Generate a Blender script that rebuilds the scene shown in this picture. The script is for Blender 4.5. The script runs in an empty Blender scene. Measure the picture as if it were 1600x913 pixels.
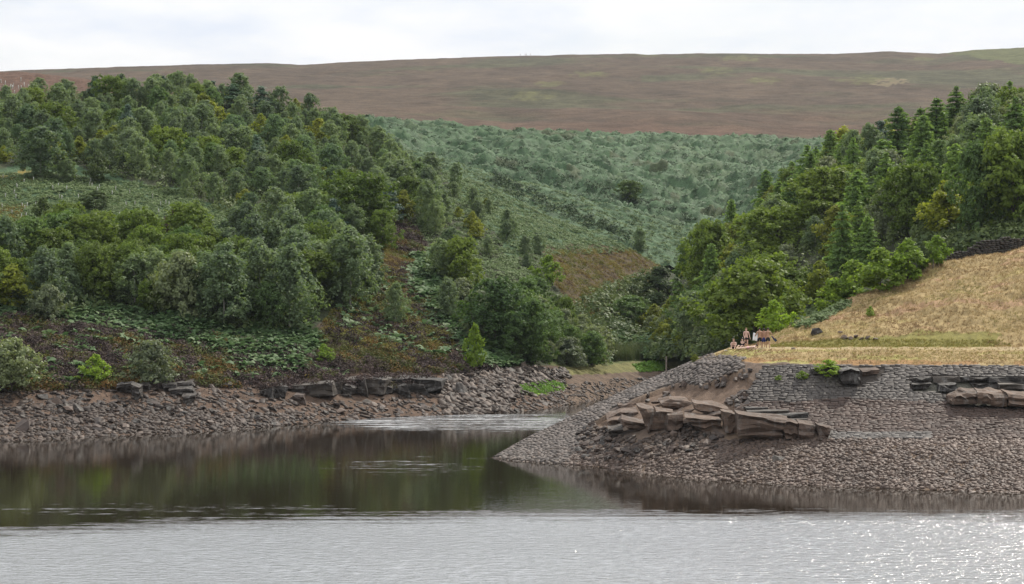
import bpy, bmesh, math, random
import numpy as np
from mathutils import Vector, Matrix
from mathutils.bvhtree import BVHTree

SC = bpy.context.scene
COL = SC.collection

# ------------------------------------------------------------------ camera
FPX = 3000.0            # focal length in pixels of the 1600 px wide photograph
HCAM = 15.0             # metres above the water
HORY = 430.0            # row of the level line
cam = bpy.data.cameras.new('camera')
camo = bpy.data.objects.new('camera', cam)
COL.objects.link(camo)
cam.sensor_width = 36.0
cam.sensor_fit = 'HORIZONTAL'
cam.lens = 36.0 * FPX / 1600.0
cam.clip_start = 0.5
cam.clip_end = 12000.0
camo.location = (0, 0, HCAM)
camo.rotation_euler = (math.radians(90) - math.atan((456.5 - HORY) / FPX), 0, 0)
SC.camera = camo

# ------------------------------------------------------------------ light
SUN_EL, SUN_AZ = math.radians(46), math.radians(36)      # azimuth from +Y towards +X
world = bpy.data.worlds.new('World')
SC.world = world
world.use_nodes = True
wn, wl = world.node_tree.nodes, world.node_tree.links
wn.clear()
w_out = wn.new('ShaderNodeOutputWorld')
w_bg = wn.new('ShaderNodeBackground')
w_bg.inputs['Strength'].default_value = 0.1
w_sky = wn.new('ShaderNodeTexSky')
w_sky.sky_type = 'NISHITA'
w_sky.sun_disc = False
w_sky.sun_elevation = SUN_EL
w_sky.sun_rotation = SUN_AZ
w_sky.air_density = 1.0
w_sky.dust_density = 1.5
# broken white cloud over the whole sky: noise on the direction, flattened towards the horizon
w_tc = wn.new('ShaderNodeTexCoord')
w_map = wn.new('ShaderNodeMapping')
w_map.inputs['Scale'].default_value = (1.0, 1.0, 3.2)
w_map.inputs['Location'].default_value = (3.1, 1.7, 0.4)
w_n1 = wn.new('ShaderNodeTexNoise')
w_n1.inputs['Scale'].default_value = 5.2
w_n1.inputs['Detail'].default_value = 6
w_n1.inputs['Roughness'].default_value = 0.52
w_r1 = wn.new('ShaderNodeValToRGB')
w_r1.color_ramp.elements[0].position = 0.30
w_r1.color_ramp.elements[0].color = (0.62, 0.62, 0.62, 1)
w_r1.color_ramp.elements[1].position = 0.50
w_r1.color_ramp.elements[1].color = (1, 1, 1, 1)
w_n2 = wn.new('ShaderNodeTexNoise')
w_n2.inputs['Scale'].default_value = 9.0
w_n2.inputs['Detail'].default_value = 5
w_r2 = wn.new('ShaderNodeValToRGB')
w_r2.color_ramp.elements[0].position = 0.3
w_r2.color_ramp.elements[0].color = (7.8, 8.35, 9.3, 1)
w_r2.color_ramp.elements[1].position = 0.55
w_r2.color_ramp.elements[1].color = (9.8, 9.8, 9.8, 1)
w_mix = wn.new('ShaderNodeMix')
w_mix.data_type = 'RGBA'
wl.new(w_tc.outputs['Generated'], w_map.inputs['Vector'])
wl.new(w_map.outputs['Vector'], w_n1.inputs['Vector'])
wl.new(w_map.outputs['Vector'], w_n2.inputs['Vector'])
wl.new(w_n1.outputs['Fac'], w_r1.inputs['Fac'])
wl.new(w_n2.outputs['Fac'], w_r2.inputs['Fac'])
wl.new(w_r1.outputs['Color'], w_mix.inputs['Factor'])
wl.new(w_sky.outputs['Color'], w_mix.inputs[6])
wl.new(w_r2.outputs['Color'], w_mix.inputs[7])
# an overcast sky is brighter overhead than at the horizon
w_sep = wn.new('ShaderNodeSeparateXYZ')
wl.new(w_tc.outputs['Generated'], w_sep.inputs[0])
w_g = wn.new('ShaderNodeMath'); w_g.operation = 'MULTIPLY_ADD'; w_g.use_clamp = False
wl.new(w_sep.outputs['Z'], w_g.inputs[0]); w_g.inputs[1].default_value = 1.1; w_g.inputs[2].default_value = 0.93
w_gm = wn.new('ShaderNodeVectorMath'); w_gm.operation = 'SCALE'
wl.new(w_mix.outputs[2], w_gm.inputs[0]); wl.new(w_g.outputs[0], w_gm.inputs['Scale'])
wl.new(w_gm.outputs[0], w_bg.inputs['Color'])
wl.new(w_bg.outputs['Background'], w_out.inputs['Surface'])

sun = bpy.data.lights.new('sun', 'SUN')
sun.energy = 5.0
sun.angle = math.radians(0.53)
sun.color = (1.0, 0.93, 0.82)
suno = bpy.data.objects.new('sun', sun)
COL.objects.link(suno)
sdir = Vector((math.sin(SUN_AZ) * math.cos(SUN_EL), math.cos(SUN_AZ) * math.cos(SUN_EL), math.sin(SUN_EL)))
suno.rotation_euler = sdir.to_track_quat('Z', 'Y').to_euler()
suno.location = sdir * 400

SC.view_settings.view_transform = 'Standard'
SC.view_settings.look = 'None'
SC.view_settings.gamma = 1
SC.view_settings.exposure = -0.05
SC.view_settings.use_curve_mapping = False
SC.render.engine = 'CYCLES'
SC.cycles.max_bounces = 6
SC.cycles.transparent_max_bounces = 8
SC.cycles.volume_bounces = 0

# ------------------------------------------------------------------ helpers
RNG = np.random.default_rng(11)
random.seed(5)

def h2(ix, iy, s):
    n = (ix.astype(np.int64) * 374761393 + iy.astype(np.int64) * 668265263 + s * 982451653) & 0xffffffff
    n = ((n ^ (n >> 13)) * 1274126177) & 0xffffffff
    n = n ^ (n >> 16)
    return (n & 0xffff) / 65535.0

def vnoise(x, y, s=0):
    ix, iy = np.floor(x), np.floor(y)
    fx, fy = x - ix, y - iy
    fx = fx * fx * fx * (fx * (fx * 6 - 15) + 10)
    fy = fy * fy * fy * (fy * (fy * 6 - 15) + 10)
    a, b = h2(ix, iy, s), h2(ix + 1, iy, s)
    c, d = h2(ix, iy + 1, s), h2(ix + 1, iy + 1, s)
    return (a + (b - a) * fx) * (1 - fy) + (c + (d - c) * fx) * fy

def fbm(x, y, s=0, octs=4, gain=0.5):
    x, y = np.asarray(x, float), np.asarray(y, float)
    t, a, n = 0, 1, 0
    for k in range(octs):
        t = t + a * (vnoise(x, y, s + 17 * k) - 0.5) * 2
        n += a
        a *= gain
        x, y = x * 2.03 + 11.3, y * 2.03 + 5.7
    return t / n

def ridged(x, y, s=0, octs=4):
    t, a, n = 0, 1, 0
    for k in range(octs):
        t = t + a * (1 - np.abs(vnoise(x, y, s + 17 * k) - 0.5) * 4).clip(-1, 1)
        n += a
        a *= 0.5
        x, y = x * 2.07 + 3.3, y * 2.07 + 7.7
    return t / n

def p2w(px, py, Y):
    """the point on the ray of a photograph pixel at distance Y"""
    return (np.asarray(px, float) - 800) / FPX * Y, Y, HCAM - (np.asarray(py, float) - HORY) / FPX * Y

def w2p(x, y, z):
    y = np.maximum(np.asarray(y, float), 1)
    return 800 + np.asarray(x) / y * FPX, HORY - (np.asarray(z) - HCAM) / y * FPX

def inpoly(px, py, poly):
    px, py = np.asarray(px, float), np.asarray(py, float)
    r = np.zeros(px.shape, bool)
    n = len(poly)
    for i in range(n):
        x0, y0 = poly[i]
        x1, y1 = poly[(i + 1) % n]
        if y0 == y1:
            continue
        c = ((y0 > py) != (y1 > py)) & (px < (x1 - x0) * (py - y0) / (y1 - y0) + x0)
        r ^= c
    return r

def mesh_np(name, V, F, attrs=None, smooth=False):
    """V (n,3), F (m,k) with k = 3 or 4; attrs: name -> (n,) float or (n,3) colour"""
    me = bpy.data.meshes.new(name)
    V = np.asarray(V, np.float32)
    F = np.asarray(F, np.int32)
    k = F.shape[1]
    me.vertices.add(len(V))
    me.vertices.foreach_set('co', V.ravel())
    me.loops.add(F.size)
    me.loops.foreach_set('vertex_index', F.ravel())
    me.polygons.add(len(F))
    me.polygons.foreach_set('loop_start', np.arange(0, F.size, k, dtype=np.int32))
    me.polygons.foreach_set('loop_total', np.full(len(F), k, np.int32))
    if smooth:
        me.polygons.foreach_set('use_smooth', np.ones(len(F), bool))
    for an, av in (attrs or {}).items():
        av = np.asarray(av, np.float32)
        if av.ndim == 1:
            a = me.attributes.new(an, 'FLOAT', 'POINT')
            a.data.foreach_set('value', av)
        else:
            a = me.attributes.new(an, 'FLOAT_COLOR', 'POINT')
            a.data.foreach_set('color', np.concatenate([av, np.ones((len(av), 1), np.float32)], 1).ravel())
    me.update(calc_edges=True)
    return me

def obj(name, me, m=None, parent=None, loc=None):
    if m is not None and len(me.materials) == 0:
        me.materials.append(m)
    o = bpy.data.objects.new(name, me)
    COL.objects.link(o)
    if parent is not None:
        o.parent = parent
    if loc is not None:
        o.location = loc
    return o

def tag(o, label=None, cat=None, group=None, kind=None):
    if label: o['label'] = label
    if cat: o['category'] = cat
    if group: o['group'] = group
    if kind: o['kind'] = kind
    return o

def thing(name, label, cat, loc=(0, 0, 0), group=None, rotz=0):
    o = bpy.data.objects.new(name, None)
    COL.objects.link(o)
    o.location = loc
    o.rotation_euler = (0, 0, rotz)
    o.empty_display_size = 0.3
    return tag(o, label, cat, group)

def rots(n, rng, tilt=0.3):
    """n rotation matrices: random heading, then a tilt up to `tilt` radians about a random level axis"""
    a = rng.uniform(0, 2 * math.pi, n)
    t = rng.uniform(-tilt, tilt, n)
    u = rng.uniform(-tilt, tilt, n)
    ca, sa = np.cos(a), np.sin(a)
    Z = np.zeros((n, 3, 3)); Z[:, 0, 0] = ca; Z[:, 0, 1] = -sa; Z[:, 1, 0] = sa; Z[:, 1, 1] = ca; Z[:, 2, 2] = 1
    X = np.zeros((n, 3, 3)); X[:, 0, 0] = 1; X[:, 1, 1] = np.cos(t); X[:, 1, 2] = -np.sin(t); X[:, 2, 1] = np.sin(t); X[:, 2, 2] = np.cos(t)
    Yr = np.zeros((n, 3, 3)); Yr[:, 1, 1] = 1; Yr[:, 0, 0] = np.cos(u); Yr[:, 0, 2] = np.sin(u); Yr[:, 2, 0] = -np.sin(u); Yr[:, 2, 2] = np.cos(u)
    return X @ Yr @ Z

def scatter(protos, P, R, S, rng, tints=None):
    """join copies of prototype meshes (V, F) at points P with rotations R and scales S (n,) or (n,3)"""
    n = len(P)
    S = np.asarray(S, float)
    if S.ndim == 1: S = np.repeat(S[:, None], 3, 1)
    which = rng.integers(0, len(protos), n)
    if tints is None: tints = rng.random(n)
    VV, FF, TT, off = [], [], [], 0
    for k, (V, F) in enumerate(protos):
        idx = np.where(which == k)[0]
        if len(idx) == 0: continue
        v = V[None] * S[idx][:, None, :]
        v = np.einsum('nij,nvj->nvi', R[idx], v) + P[idx][:, None, :]
        f = F[None] + (np.arange(len(idx)) * len(V))[:, None, None] + off
        VV.append(v.reshape(-1, 3)); FF.append(f.reshape(-1, F.shape[1]))
        TT.append(np.repeat(tints[idx], len(V)))
        off += len(idx) * len(V)
    return np.concatenate(VV), np.concatenate(FF), np.concatenate(TT)

# ------------------------------------------------------------------ materials
def newmat(name):
    m = bpy.data.materials.new(name)
    m.use_nodes = True
    return m, m.node_tree.nodes, m.node_tree.links, m.node_tree.nodes['Principled BSDF']

def mixc(nt, fac, a, b, mode='MIX'):
    n = nt.nodes.new('ShaderNodeMix')
    n.data_type = 'RGBA'
    n.blend_type = mode
    for sock, v in ((n.inputs['Factor'], fac), (n.inputs[6], a), (n.inputs[7], b)):
        if isinstance(v, (int, float)): sock.default_value = v
        elif isinstance(v, tuple): sock.default_value = (*v, 1)
        else: nt.links.new(v, sock)
    return n.outputs[2]

def noise(nt, scale, detail=4, rough=0.55, coord='Object', vec=None, scl=None):
    n = nt.nodes.new('ShaderNodeTexNoise')
    n.inputs['Scale'].default_value = scale
    n.inputs['Detail'].default_value = detail
    n.inputs['Roughness'].default_value = rough
    if vec is None:
        tc = nt.nodes.new('ShaderNodeTexCoord')
        vec = tc.outputs[coord]
    if scl is not None:
        mp = nt.nodes.new('ShaderNodeMapping')
        mp.inputs['Scale'].default_value = scl
        nt.links.new(vec, mp.inputs['Vector'])
        vec = mp.outputs['Vector']
    nt.links.new(vec, n.inputs['Vector'])
    return n.outputs['Fac']

def ramp(nt, fac, stops):
    r = nt.nodes.new('ShaderNodeValToRGB')
    els = r.color_ramp.elements
    while len(els) < len(stops): els.new(0.5)
    for e, (p, c) in zip(els, stops):
        e.position = p
        e.color = (*c, 1) if isinstance(c, tuple) else (c, c, c, 1)
    nt.links.new(fac, r.inputs['Fac'])
    return r.outputs['Color']

def bump(nt, h, strength, dist, p):
    b = nt.nodes.new('ShaderNodeBump')
    b.inputs['Strength'].default_value = strength
    b.inputs['Distance'].default_value = dist
    nt.links.new(h, b.inputs['Height'])
    nt.links.new(b.outputs['Normal'], p.inputs['Normal'])

def attr(nt, name, out='Color'):
    a = nt.nodes.new('ShaderNodeAttribute')
    a.attribute_name = name
    return a.outputs[out]

def cover_mat(name, scale=1.0, amp=0.35, bumpd=0.1, rough=0.95, spec=0.2, stretch=None):
    """ground whose base colour is its ground cover (vertex attribute) broken up by grain"""
    m, n, l, p = newmat(name)
    nt = m.node_tree
    c = attr(nt, 'cover')
    n1 = noise(nt, 0.9 * scale, 6, 0.65, scl=stretch)
    n2 = noise(nt, 7 * scale, 4, 0.6, scl=stretch)
    k1 = ramp(nt, n1, [(0.3, 1 - amp), (0.7, 1 + amp)])
    k2 = ramp(nt, n2, [(0.3, 1 - amp * 0.8), (0.7, 1 + amp * 0.8)])
    c = mixc(nt, 1.0, c, k1, 'MULTIPLY')
    c = mixc(nt, 1.0, c, k2, 'MULTIPLY')
    l.new(c, p.inputs['Base Color'])
    p.inputs['Roughness'].default_value = rough
    p.inputs['Specular IOR Level'].default_value = spec
    if bumpd: bump(nt, n2, 0.8, bumpd, p)
    return m

STONE_TONE = {}
def stone_mat(name, ca, cb, cc=None, scale=2.0, spec=0.35, rough=0.75, bumpd=0.03, rnd='attr', bedded=False):
    m, n, l, p = newmat(name)
    nt = m.node_tree
    if rnd == 'attr':
        t = attr(nt, 'tint', 'Fac')
    else:
        t = nt.nodes.new('ShaderNodeObjectInfo').outputs['Random']
    k = STONE_TONE.get(name, (1, 1, 1))
    ca, cb, cc = [None if c is None else tuple(a * b for a, b in zip(c, k)) for c in (ca, cb, cc)]
    stops = [(0.0, ca), (1.0, cb)] if cc is None else [(0.0, ca), (0.6, cb), (1.0, cc)]
    c = ramp(nt, t, stops)
    n1 = noise(nt, scale, 6, 0.65)
    n2 = noise(nt, scale * 6, 4, 0.6)
    c = mixc(nt, 1.0, c, ramp(nt, n1, [(0.3, 0.7), (0.7, 1.3)]), 'MULTIPLY')
    if bedded:
        n3 = noise(nt, 1.0, 5, 0.7, scl=(0.5, 0.5, 7.0))
        c = mixc(nt, 1.0, c, ramp(nt, n3, [(0.32, 0.5), (0.45, 0.95), (0.7, 1.25)]), 'MULTIPLY')
        n4 = noise(nt, 1.3, 6, 0.7, scl=(1.6, 1.6, 0.5))
        c = mixc(nt, ramp(nt, n4, [(0.52, 0.0), (0.66, 0.5)]), c, (0.16, 0.155, 0.145))
        ad = nt.nodes.new('ShaderNodeMath'); ad.operation = 'MULTIPLY_ADD'
        l.new(n3, ad.inputs[0]); ad.inputs[1].default_value = 2.0; l.new(n2, ad.inputs[2])
        n2 = ad.outputs[0]
    c = mixc(nt, 1.0, c, ramp(nt, n2, [(0.3, 0.8), (0.7, 1.2)]), 'MULTIPLY')
    l.new(c, p.inputs['Base Color'])
    p.inputs['Roughness'].default_value = rough
    p.inputs['Specular IOR Level'].default_value = spec
    bump(nt, n2, 0.7, bumpd, p)
    return m

def leaf_mat(name, ca, cb, trans=0.35, rough=0.5, spec=0.4, vein=0.25):
    """leaves: hue differs from tree to tree (object) and from leaf to leaf (tint)"""
    m, n, l, p = newmat(name)
    nt = m.node_tree
    oi = nt.nodes.new('ShaderNodeObjectInfo').outputs['Random']
    t = attr(nt, 'tint', 'Fac')
    add = nt.nodes.new('ShaderNodeMath'); add.operation = 'MULTIPLY_ADD'
    l.new(oi, add.inputs[0]); add.inputs[1].default_value = 0.6
    mul = nt.nodes.new('ShaderNodeMath'); mul.operation = 'MULTIPLY'
    l.new(t, mul.inputs[0]); mul.inputs[1].default_value = 0.4
    l.new(mul.outputs[0], add.inputs[2])
    c = mixc(nt, add.outputs[0], ca, cb)
    q = nt.nodes.new('ShaderNodeMath'); q.operation = 'MULTIPLY'; l.new(oi, q.inputs[0]); q.inputs[1].default_value = 7.31
    f = nt.nodes.new('ShaderNodeMath'); f.operation = 'FRACT'; l.new(q.outputs[0], f.inputs[0])
    c = mixc(nt, 1.0, c, ramp(nt, f.outputs[0], [(0, (0.78, 0.80, 0.88)), (0.5, (1.05, 1.05, 1.05)), (1, (1.26, 1.24, 1.12))]), 'MULTIPLY')
    l.new(c, p.inputs['Base Color'])
    p.inputs['Roughness'].default_value = rough
    p.inputs['Specular IOR Level'].default_value = spec
    tr = nt.nodes.new('ShaderNodeBsdfTranslucent')
    c2 = mixc(nt, 1.0, c, (1.25, 1.3, 0.6), 'MULTIPLY')
    l.new(c2, tr.inputs['Color'])
    ms = nt.nodes.new('ShaderNodeMixShader')
    ms.inputs['Fac'].default_value = trans
    l.new(p.outputs[0], ms.inputs[1]); l.new(tr.outputs[0], ms.inputs[2])
    l.new(ms.outputs[0], nt.nodes['Material Output'].inputs['Surface'])
    return m

def plain_mat(name, c, rough=0.8, spec=0.3, var=0.15, scale=8):
    m, n, l, p = newmat(name)
    nt = m.node_tree
    k = ramp(nt, noise(nt, scale, 4), [(0.3, 1 - var), (0.7, 1 + var)])
    l.new(mixc(nt, 1.0, c, k, 'MULTIPLY'), p.inputs['Base Color'])
    p.inputs['Roughness'].default_value = rough
    p.inputs['Specular IOR Level'].default_value = spec
    return m

def skin_mat(name, c):
    m = plain_mat(name, c, 0.55, 0.35, 0.08, 10)
    return m
# ------------------------------------------------------------------ terrain sheets
def line(pts, dy=0.0, dz=0.0):
    """a feature line of the ground through (pixel column, pixel row, distance) -> px, Y, z"""
    p = np.array(pts, float)
    Y = p[:, 2]
    z = HCAM - (p[:, 1] - HORY) / FPX * Y
    return p[:, 0], Y + dy, z + dz

def water_line(pts, dy=0.0, dz=0.0):
    p = np.array(pts, float)
    Y = HCAM * FPX / (p[:, 1] - HORY)
    return p[:, 0], Y + dy, np.zeros(len(p)) + dz

class Sheet:
    def __init__(s, feats, u0, u1, nu, segs, smooth_u=2, smooth_v=2):
        s.u = np.linspace(u0, u1, nu)
        Ys, Zs = [], []
        for (fu, fY, fz) in feats:
            y = np.interp(s.u, fu, fY)
            z = np.interp(s.u, fu, fz)
            for _ in range(smooth_u):
                k = max(3, int(nu * 25 / (u1 - u0)) | 1)
                ker = np.ones(k) / k
                y = np.convolve(np.pad(y, k // 2, 'edge'), ker, 'valid')
                z = np.convolve(np.pad(z, k // 2, 'edge'), ker, 'valid')
            Ys.append(y); Zs.append(z)
        Ys, Zs = np.array(Ys), np.array(Zs)
        t = np.concatenate([np.linspace(i, i + 1, n, endpoint=False) for i, n in enumerate(segs)] + [[len(segs)]])
        i0 = np.minimum(t.astype(int), len(segs) - 1)
        f = (t - i0)[:, None]
        Y = Ys[i0] * (1 - f) + Ys[i0 + 1] * f
        Z = Zs[i0] * (1 - f) + Zs[i0 + 1] * f
        for _ in range(smooth_v):
            for A in (Y, Z):
                A[1:-1] = (A[:-2] + 2 * A[1:-1] + A[2:]) / 4
        s.t = t
        s.Y, s.Z = Y, Z
        s.X = (s.u[None] - 800) / FPX * Y
        s.nv, s.nu = Y.shape

    def pix(s):
        return w2p(s.X, s.Y, s.Z)

    def faces(s):
        idx = np.arange(s.nv * s.nu).reshape(s.nv, s.nu)
        return np.stack([idx[:-1, :-1], idx[:-1, 1:], idx[1:, 1:], idx[1:, :-1]], -1).reshape(-1, 4)

    def verts(s):
        return np.stack([s.X, s.Y, s.Z], -1).reshape(-1, 3)

    def build(s, name, m, cover):
        me = mesh_np(name, s.verts(), s.faces(), {'cover': cover.reshape(-1, 3)}, smooth=True)
        return tag(obj(name, me, m), kind='structure')

    def at(s, u, t):
        """the surface point and normal at pixel column u and feature coordinate t"""
        u, t = np.asarray(u, float), np.asarray(t, float)
        fi = (u - s.u[0]) / (s.u[1] - s.u[0])
        fj = np.interp(t, s.t, np.arange(len(s.t)))
        i = np.clip(fi.astype(int), 0, s.nu - 2); j = np.clip(fj.astype(int), 0, s.nv - 2)
        a, b = (fi - i), (fj - j)
        P = np.stack([s.X, s.Y, s.Z], -1)
        p00, p01, p10, p11 = P[j, i], P[j, i + 1], P[j + 1, i], P[j + 1, i + 1]
        a, b = a[..., None], b[..., None]
        p = p00 * (1 - a) * (1 - b) + p01 * a * (1 - b) + p10 * (1 - a) * b + p11 * a * b
        du = (p01 - p00) * (1 - b) + (p11 - p10) * b
        dv = (p10 - p00) * (1 - a) + (p11 - p01) * a
        n = np.cross(du, dv)
        n /= np.linalg.norm(n, axis=-1, keepdims=True) + 1e-9
        return p, n

    def bvh(s):
        return BVHTree.FromPolygons(s.verts().tolist(), s.faces().tolist())

def shade(base, zones, PX, PY):
    """cover colours: list of (polygon, colour); edges are ragged through noise"""
    n1 = fbm(PX / 40, PY / 22, 3) * 16
    n2 = fbm(PX / 40 + 50, PY / 22, 9) * 9
    c = np.broadcast_to(np.array(base, float), PX.shape + (3,)).copy()
    for poly, colr in zones:
        w = inpoly(PX + n1, PY + n2, poly)
        c[w] = colr
    return c

BRACKEN = (0.050, 0.088, 0.041)
LITTER = (0.030, 0.036, 0.016)
HEATHER = (0.062, 0.045, 0.030)
BILBERRY = (0.105, 0.092, 0.022)
SCREE = (0.088, 0.058, 0.041)
MOOR = (0.060, 0.043, 0.029)
DRY = (0.290, 0.215, 0.104)
GREEN = (0.100, 0.170, 0.030)

# -- left wooded hill, from the water's edge to its crest and down behind it
wl_l = [(-300, 705), (0, 690), (100, 685), (200, 680), (300, 676), (400, 669), (500, 660), (600, 653), (700, 649),
        (800, 645), (850, 639), (900, 631), (950, 621), (1000, 613), (1060, 608), (1140, 606)]
L_toe = water_line(wl_l, -9, -3)
L_sh = water_line(wl_l)
L_top = line([(-300, 612, 183), (0, 608, 188), (100, 604, 191), (200, 602, 194), (300, 594, 198), (400, 598, 203), (450, 590, 207),
              (500, 577, 212), (600, 582, 216), (700, 579, 221), (760, 576, 225), (820, 573, 231), (870, 572, 240), (940, 571, 252),
              (1000, 569, 262), (1060, 567, 266), (1140, 560, 268)])
L_b = line([(-300, 500, 210), (0, 500, 212), (300, 500, 221), (500, 500, 231), (700, 500, 244), (800, 500, 255), (870, 510, 265),
            (940, 548, 272), (1000, 552, 278), (1060, 545, 282), (1140, 520, 280)])
L_c = line([(-300, 430, 226), (0, 430, 229), (300, 430, 239), (500, 430, 252), (700, 430, 268), (800, 430, 281), (870, 440, 292),
            (940, 475, 302), (1000, 510, 308), (1060, 500, 312), (1140, 470, 310)])
L_d = line([(-300, 300, 274), (0, 300, 278), (300, 300, 288), (500, 300, 302), (700, 330, 318), (800, 355, 322), (870, 380, 326),
            (940, 412, 332), (1000, 445, 338), (1060, 455, 342), (1140, 450, 345)])
L_e = line([(-300, 200, 334), (0, 200, 336), (300, 215, 342), (500, 240, 346), (620, 280, 346), (700, 296, 345), (800, 338, 346),
            (870, 358, 347), (940, 390, 348), (1000, 416, 350), (1060, 440, 355), (1140, 446, 357)])
L_cr = line([(-300, 98, 400), (0, 111, 402), (100, 117, 402), (190, 131, 400), (300, 150, 394), (400, 162, 390), (480, 178, 385),
             (560, 212, 378), (620, 245, 372), (680, 266, 366), (760, 293, 362), (840, 331, 360), (920, 363, 358), (1000, 396, 358),
             (1060, 430, 365), (1140, 440, 370)])
L_bk = (L_cr[0], L_cr[1] + 60, L_cr[2] - 13)
LEFT = Sheet([L_toe, L_sh, L_top, L_b, L_c, L_d, L_e, L_cr, L_bk], -300, 1140, 900, [4, 46, 44, 44, 50, 44, 44, 14], 1, 2)
PX, PY = LEFT.pix()
LEFT.Z += inpoly(PX, PY, [(-320, 500), (110, 492), (330, 530), (470, 552), (530, 480), (600, 450), (700, 520), (770, 572), (560, 580), (440, 598), (-320, 608)]) * ridged(LEFT.X / 2.6, LEFT.Y / 3.2, 7, 3) * 0.38
w = np.clip((LEFT.t - 1.0) / 1.0, 0, 1)[:, None] * np.clip((7.2 - LEFT.t), 0, 1)[:, None]
up = np.clip((LEFT.t - 1.9) * 2, 0, 1)[:, None]
LEFT.Z += (fbm(LEFT.X / 9, LEFT.Y / 9, 1, 5) * 0.9 * up + fbm(LEFT.X / 2.2, LEFT.Y / 2.2, 2, 4) * 0.25 * np.clip(w * 3, 0, 1)) \
    + (1 - up) * fbm(LEFT.X / 0.9, LEFT.Y / 0.9, 5, 3) * 0.12 * np.clip(w * 6, 0, 1)
zL = [
    ([(-320, 95), (190, 118), (330, 150), (260, 165), (0, 168), (-320, 190)], (0.080, 0.046, 0.032)),
    ([(-320, 268), (0, 262), (120, 262), (220, 285), (300, 300), (400, 345), (300, 372), (200, 352), (60, 345), (-320, 350)], BRACKEN),
    ([(-320, 262), (60, 270), (60, 292), (-320, 292)], (0.17, 0.13, 0.03)),
    ([(-320, 318), (40, 318), (50, 350), (-320, 365)], (0.17, 0.09, 0.03)),
    ([(-320, 500), (120, 490), (330, 520), (470, 545), (540, 470), (620, 450), (700, 520), (770, 560), (760, 580), (560, 580),
      (440, 600), (300, 600), (-320, 615)], HEATHER),
    ([(530, 480), (560, 450), (620, 440), (680, 490), (740, 540), (690, 560), (600, 520), (520, 520)], BILBERRY),
    ([(590, 350), (640, 345), (680, 400), (620, 400)], (0.12, 0.065, 0.045)),
    ([(640, 410), (700, 400), (770, 500), (820, 560), (760, 572), (700, 520)], BRACKEN),
    ([(690, 245), (760, 285), (840, 330), (920, 362), (985, 390), (880, 400), (800, 400), (720, 320)], BRACKEN),
    ([(850, 385), (985, 388), (1045, 410), (1015, 450), (965, 500), (910, 500), (870, 440)], (0.062, 0.044, 0.020)),
    ([(870, 560), (950, 545), (1140, 540), (1140, 580), (1030, 578), (870, 585)], (0.085, 0.095, 0.034)),
    ([(810, 600), (850, 590), (880, 594), (890, 608), (860, 618), (812, 618)], (0.16, 0.26, 0.035)),
]
cv = shade(LITTER, zL, PX, PY)
sc = (LEFT.t < 2.02)[:, None] & (PX < 880)
cv[sc] = SCREE
sc2 = (LEFT.t < 1.75)[:, None] & (PX >= 880)
cv[sc2] = (0.105, 0.074, 0.053)
g = inpoly(PX + fbm(PX / 12, PY / 6, 4) * 8, PY + fbm(PX / 12 + 9, PY / 6, 4) * 3, [(808, 602), (850, 592), (880, 596), (886, 606), (860, 616), (815, 618)])
cv[g] = (0.17, 0.27, 0.035)
g = inpoly(PX + fbm(PX / 12, PY / 6, 5) * 8, PY + fbm(PX / 12 + 9, PY / 6, 6) * 2, [(870, 572), (1000, 568), (1060, 566), (1060, 574), (980, 582), (880, 588)])
cv[g] = (0.125, 0.118, 0.045)
LEFT_T_FOR_PIX = LEFT
M_left = cover_mat('ground_cover_left', 1.0, 0.4, 0.15)
left_hill = LEFT.build('wooded_hillside', M_left, cv)

# -- second spur behind it, bracken covered
S0 = line([(480, 240, 400), (620, 290, 396), (700, 310, 392), (800, 350, 390), (900, 385, 390), (1000, 408, 390), (1100, 425, 390), (1180, 445, 392)])
S1 = line([(480, 185, 445), (620, 228, 440), (700, 251, 435), (760, 266, 432), (840, 287, 428), (900, 307, 425), (960, 324, 422), (1040, 347, 418),
           (1100, 368, 412), (1180, 410, 405)])
S2 = (S1[0], S1[1] + 45, S1[2] - 16)
SPUR = Sheet([S0, S1, S2], 480, 1180, 420, [70, 30], 1, 2)
SPUR.Z += fbm(SPUR.X / 8, SPUR.Y / 8, 21, 4) * 0.9 + ridged(SPUR.X / 5.0, SPUR.Y / 4.0, 22, 3) * 0.8
cvS = shade(BRACKEN, [], *SPUR.pix())
M_br = cover_mat('bracken_canopy', 0.5, 0.4, 0.3, 0.8, 0.15)
spur_o = SPUR.build('bracken_spur', M_br, cvS)

# -- far bank of bracken below the moor
K0 = line([(400, 330, 440), (700, 345, 430), (850, 385, 424), (1000, 425, 418), (1100, 432, 414), (1200, 405, 418), (1300, 340, 424), (1750, 300, 430)])
K1 = line([(400, 270, 505), (700, 282, 500), (850, 325, 488), (950, 350, 478), (1040, 374, 468), (1100, 394, 462), (1160, 380, 468), (1270, 310, 490), (1750, 280, 500)])
K2 = line([(400, 220, 575), (600, 215, 572), (700, 232, 570), (850, 262, 560), (950, 300, 545), (1050, 318, 535), (1130, 318, 540), (1270, 262, 560), (1750, 250, 570)])
ktop = [(400, 188, 645), (590, 191, 640), (640, 189, 640), (700, 198, 640), (760, 203, 640), (800, 212, 640), (850, 208, 640), (900, 211, 640),
        (1000, 214, 640), (1160, 216, 640), (1270, 223, 640), (1400, 226, 640), (1750, 226, 640)]
K3 = line(ktop)
K4 = line(ktop, 40, -1.5)
BANK = Sheet([K0, K1, K2, K3, K4], 400, 1750, 640, [40, 60, 70, 8], 1, 2)
env = np.clip((BANK.t) / 0.6, 0, 1)[:, None] * np.clip((3.0 - BANK.t) * 1.2, 0, 1)[:, None]
env2 = np.clip((3.4 - BANK.t) * 4, 0, 1)[:, None]
wx, wy = BANK.X + fbm(BANK.X / 30, BANK.Y / 30, 33) * 8, BANK.Y
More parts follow.
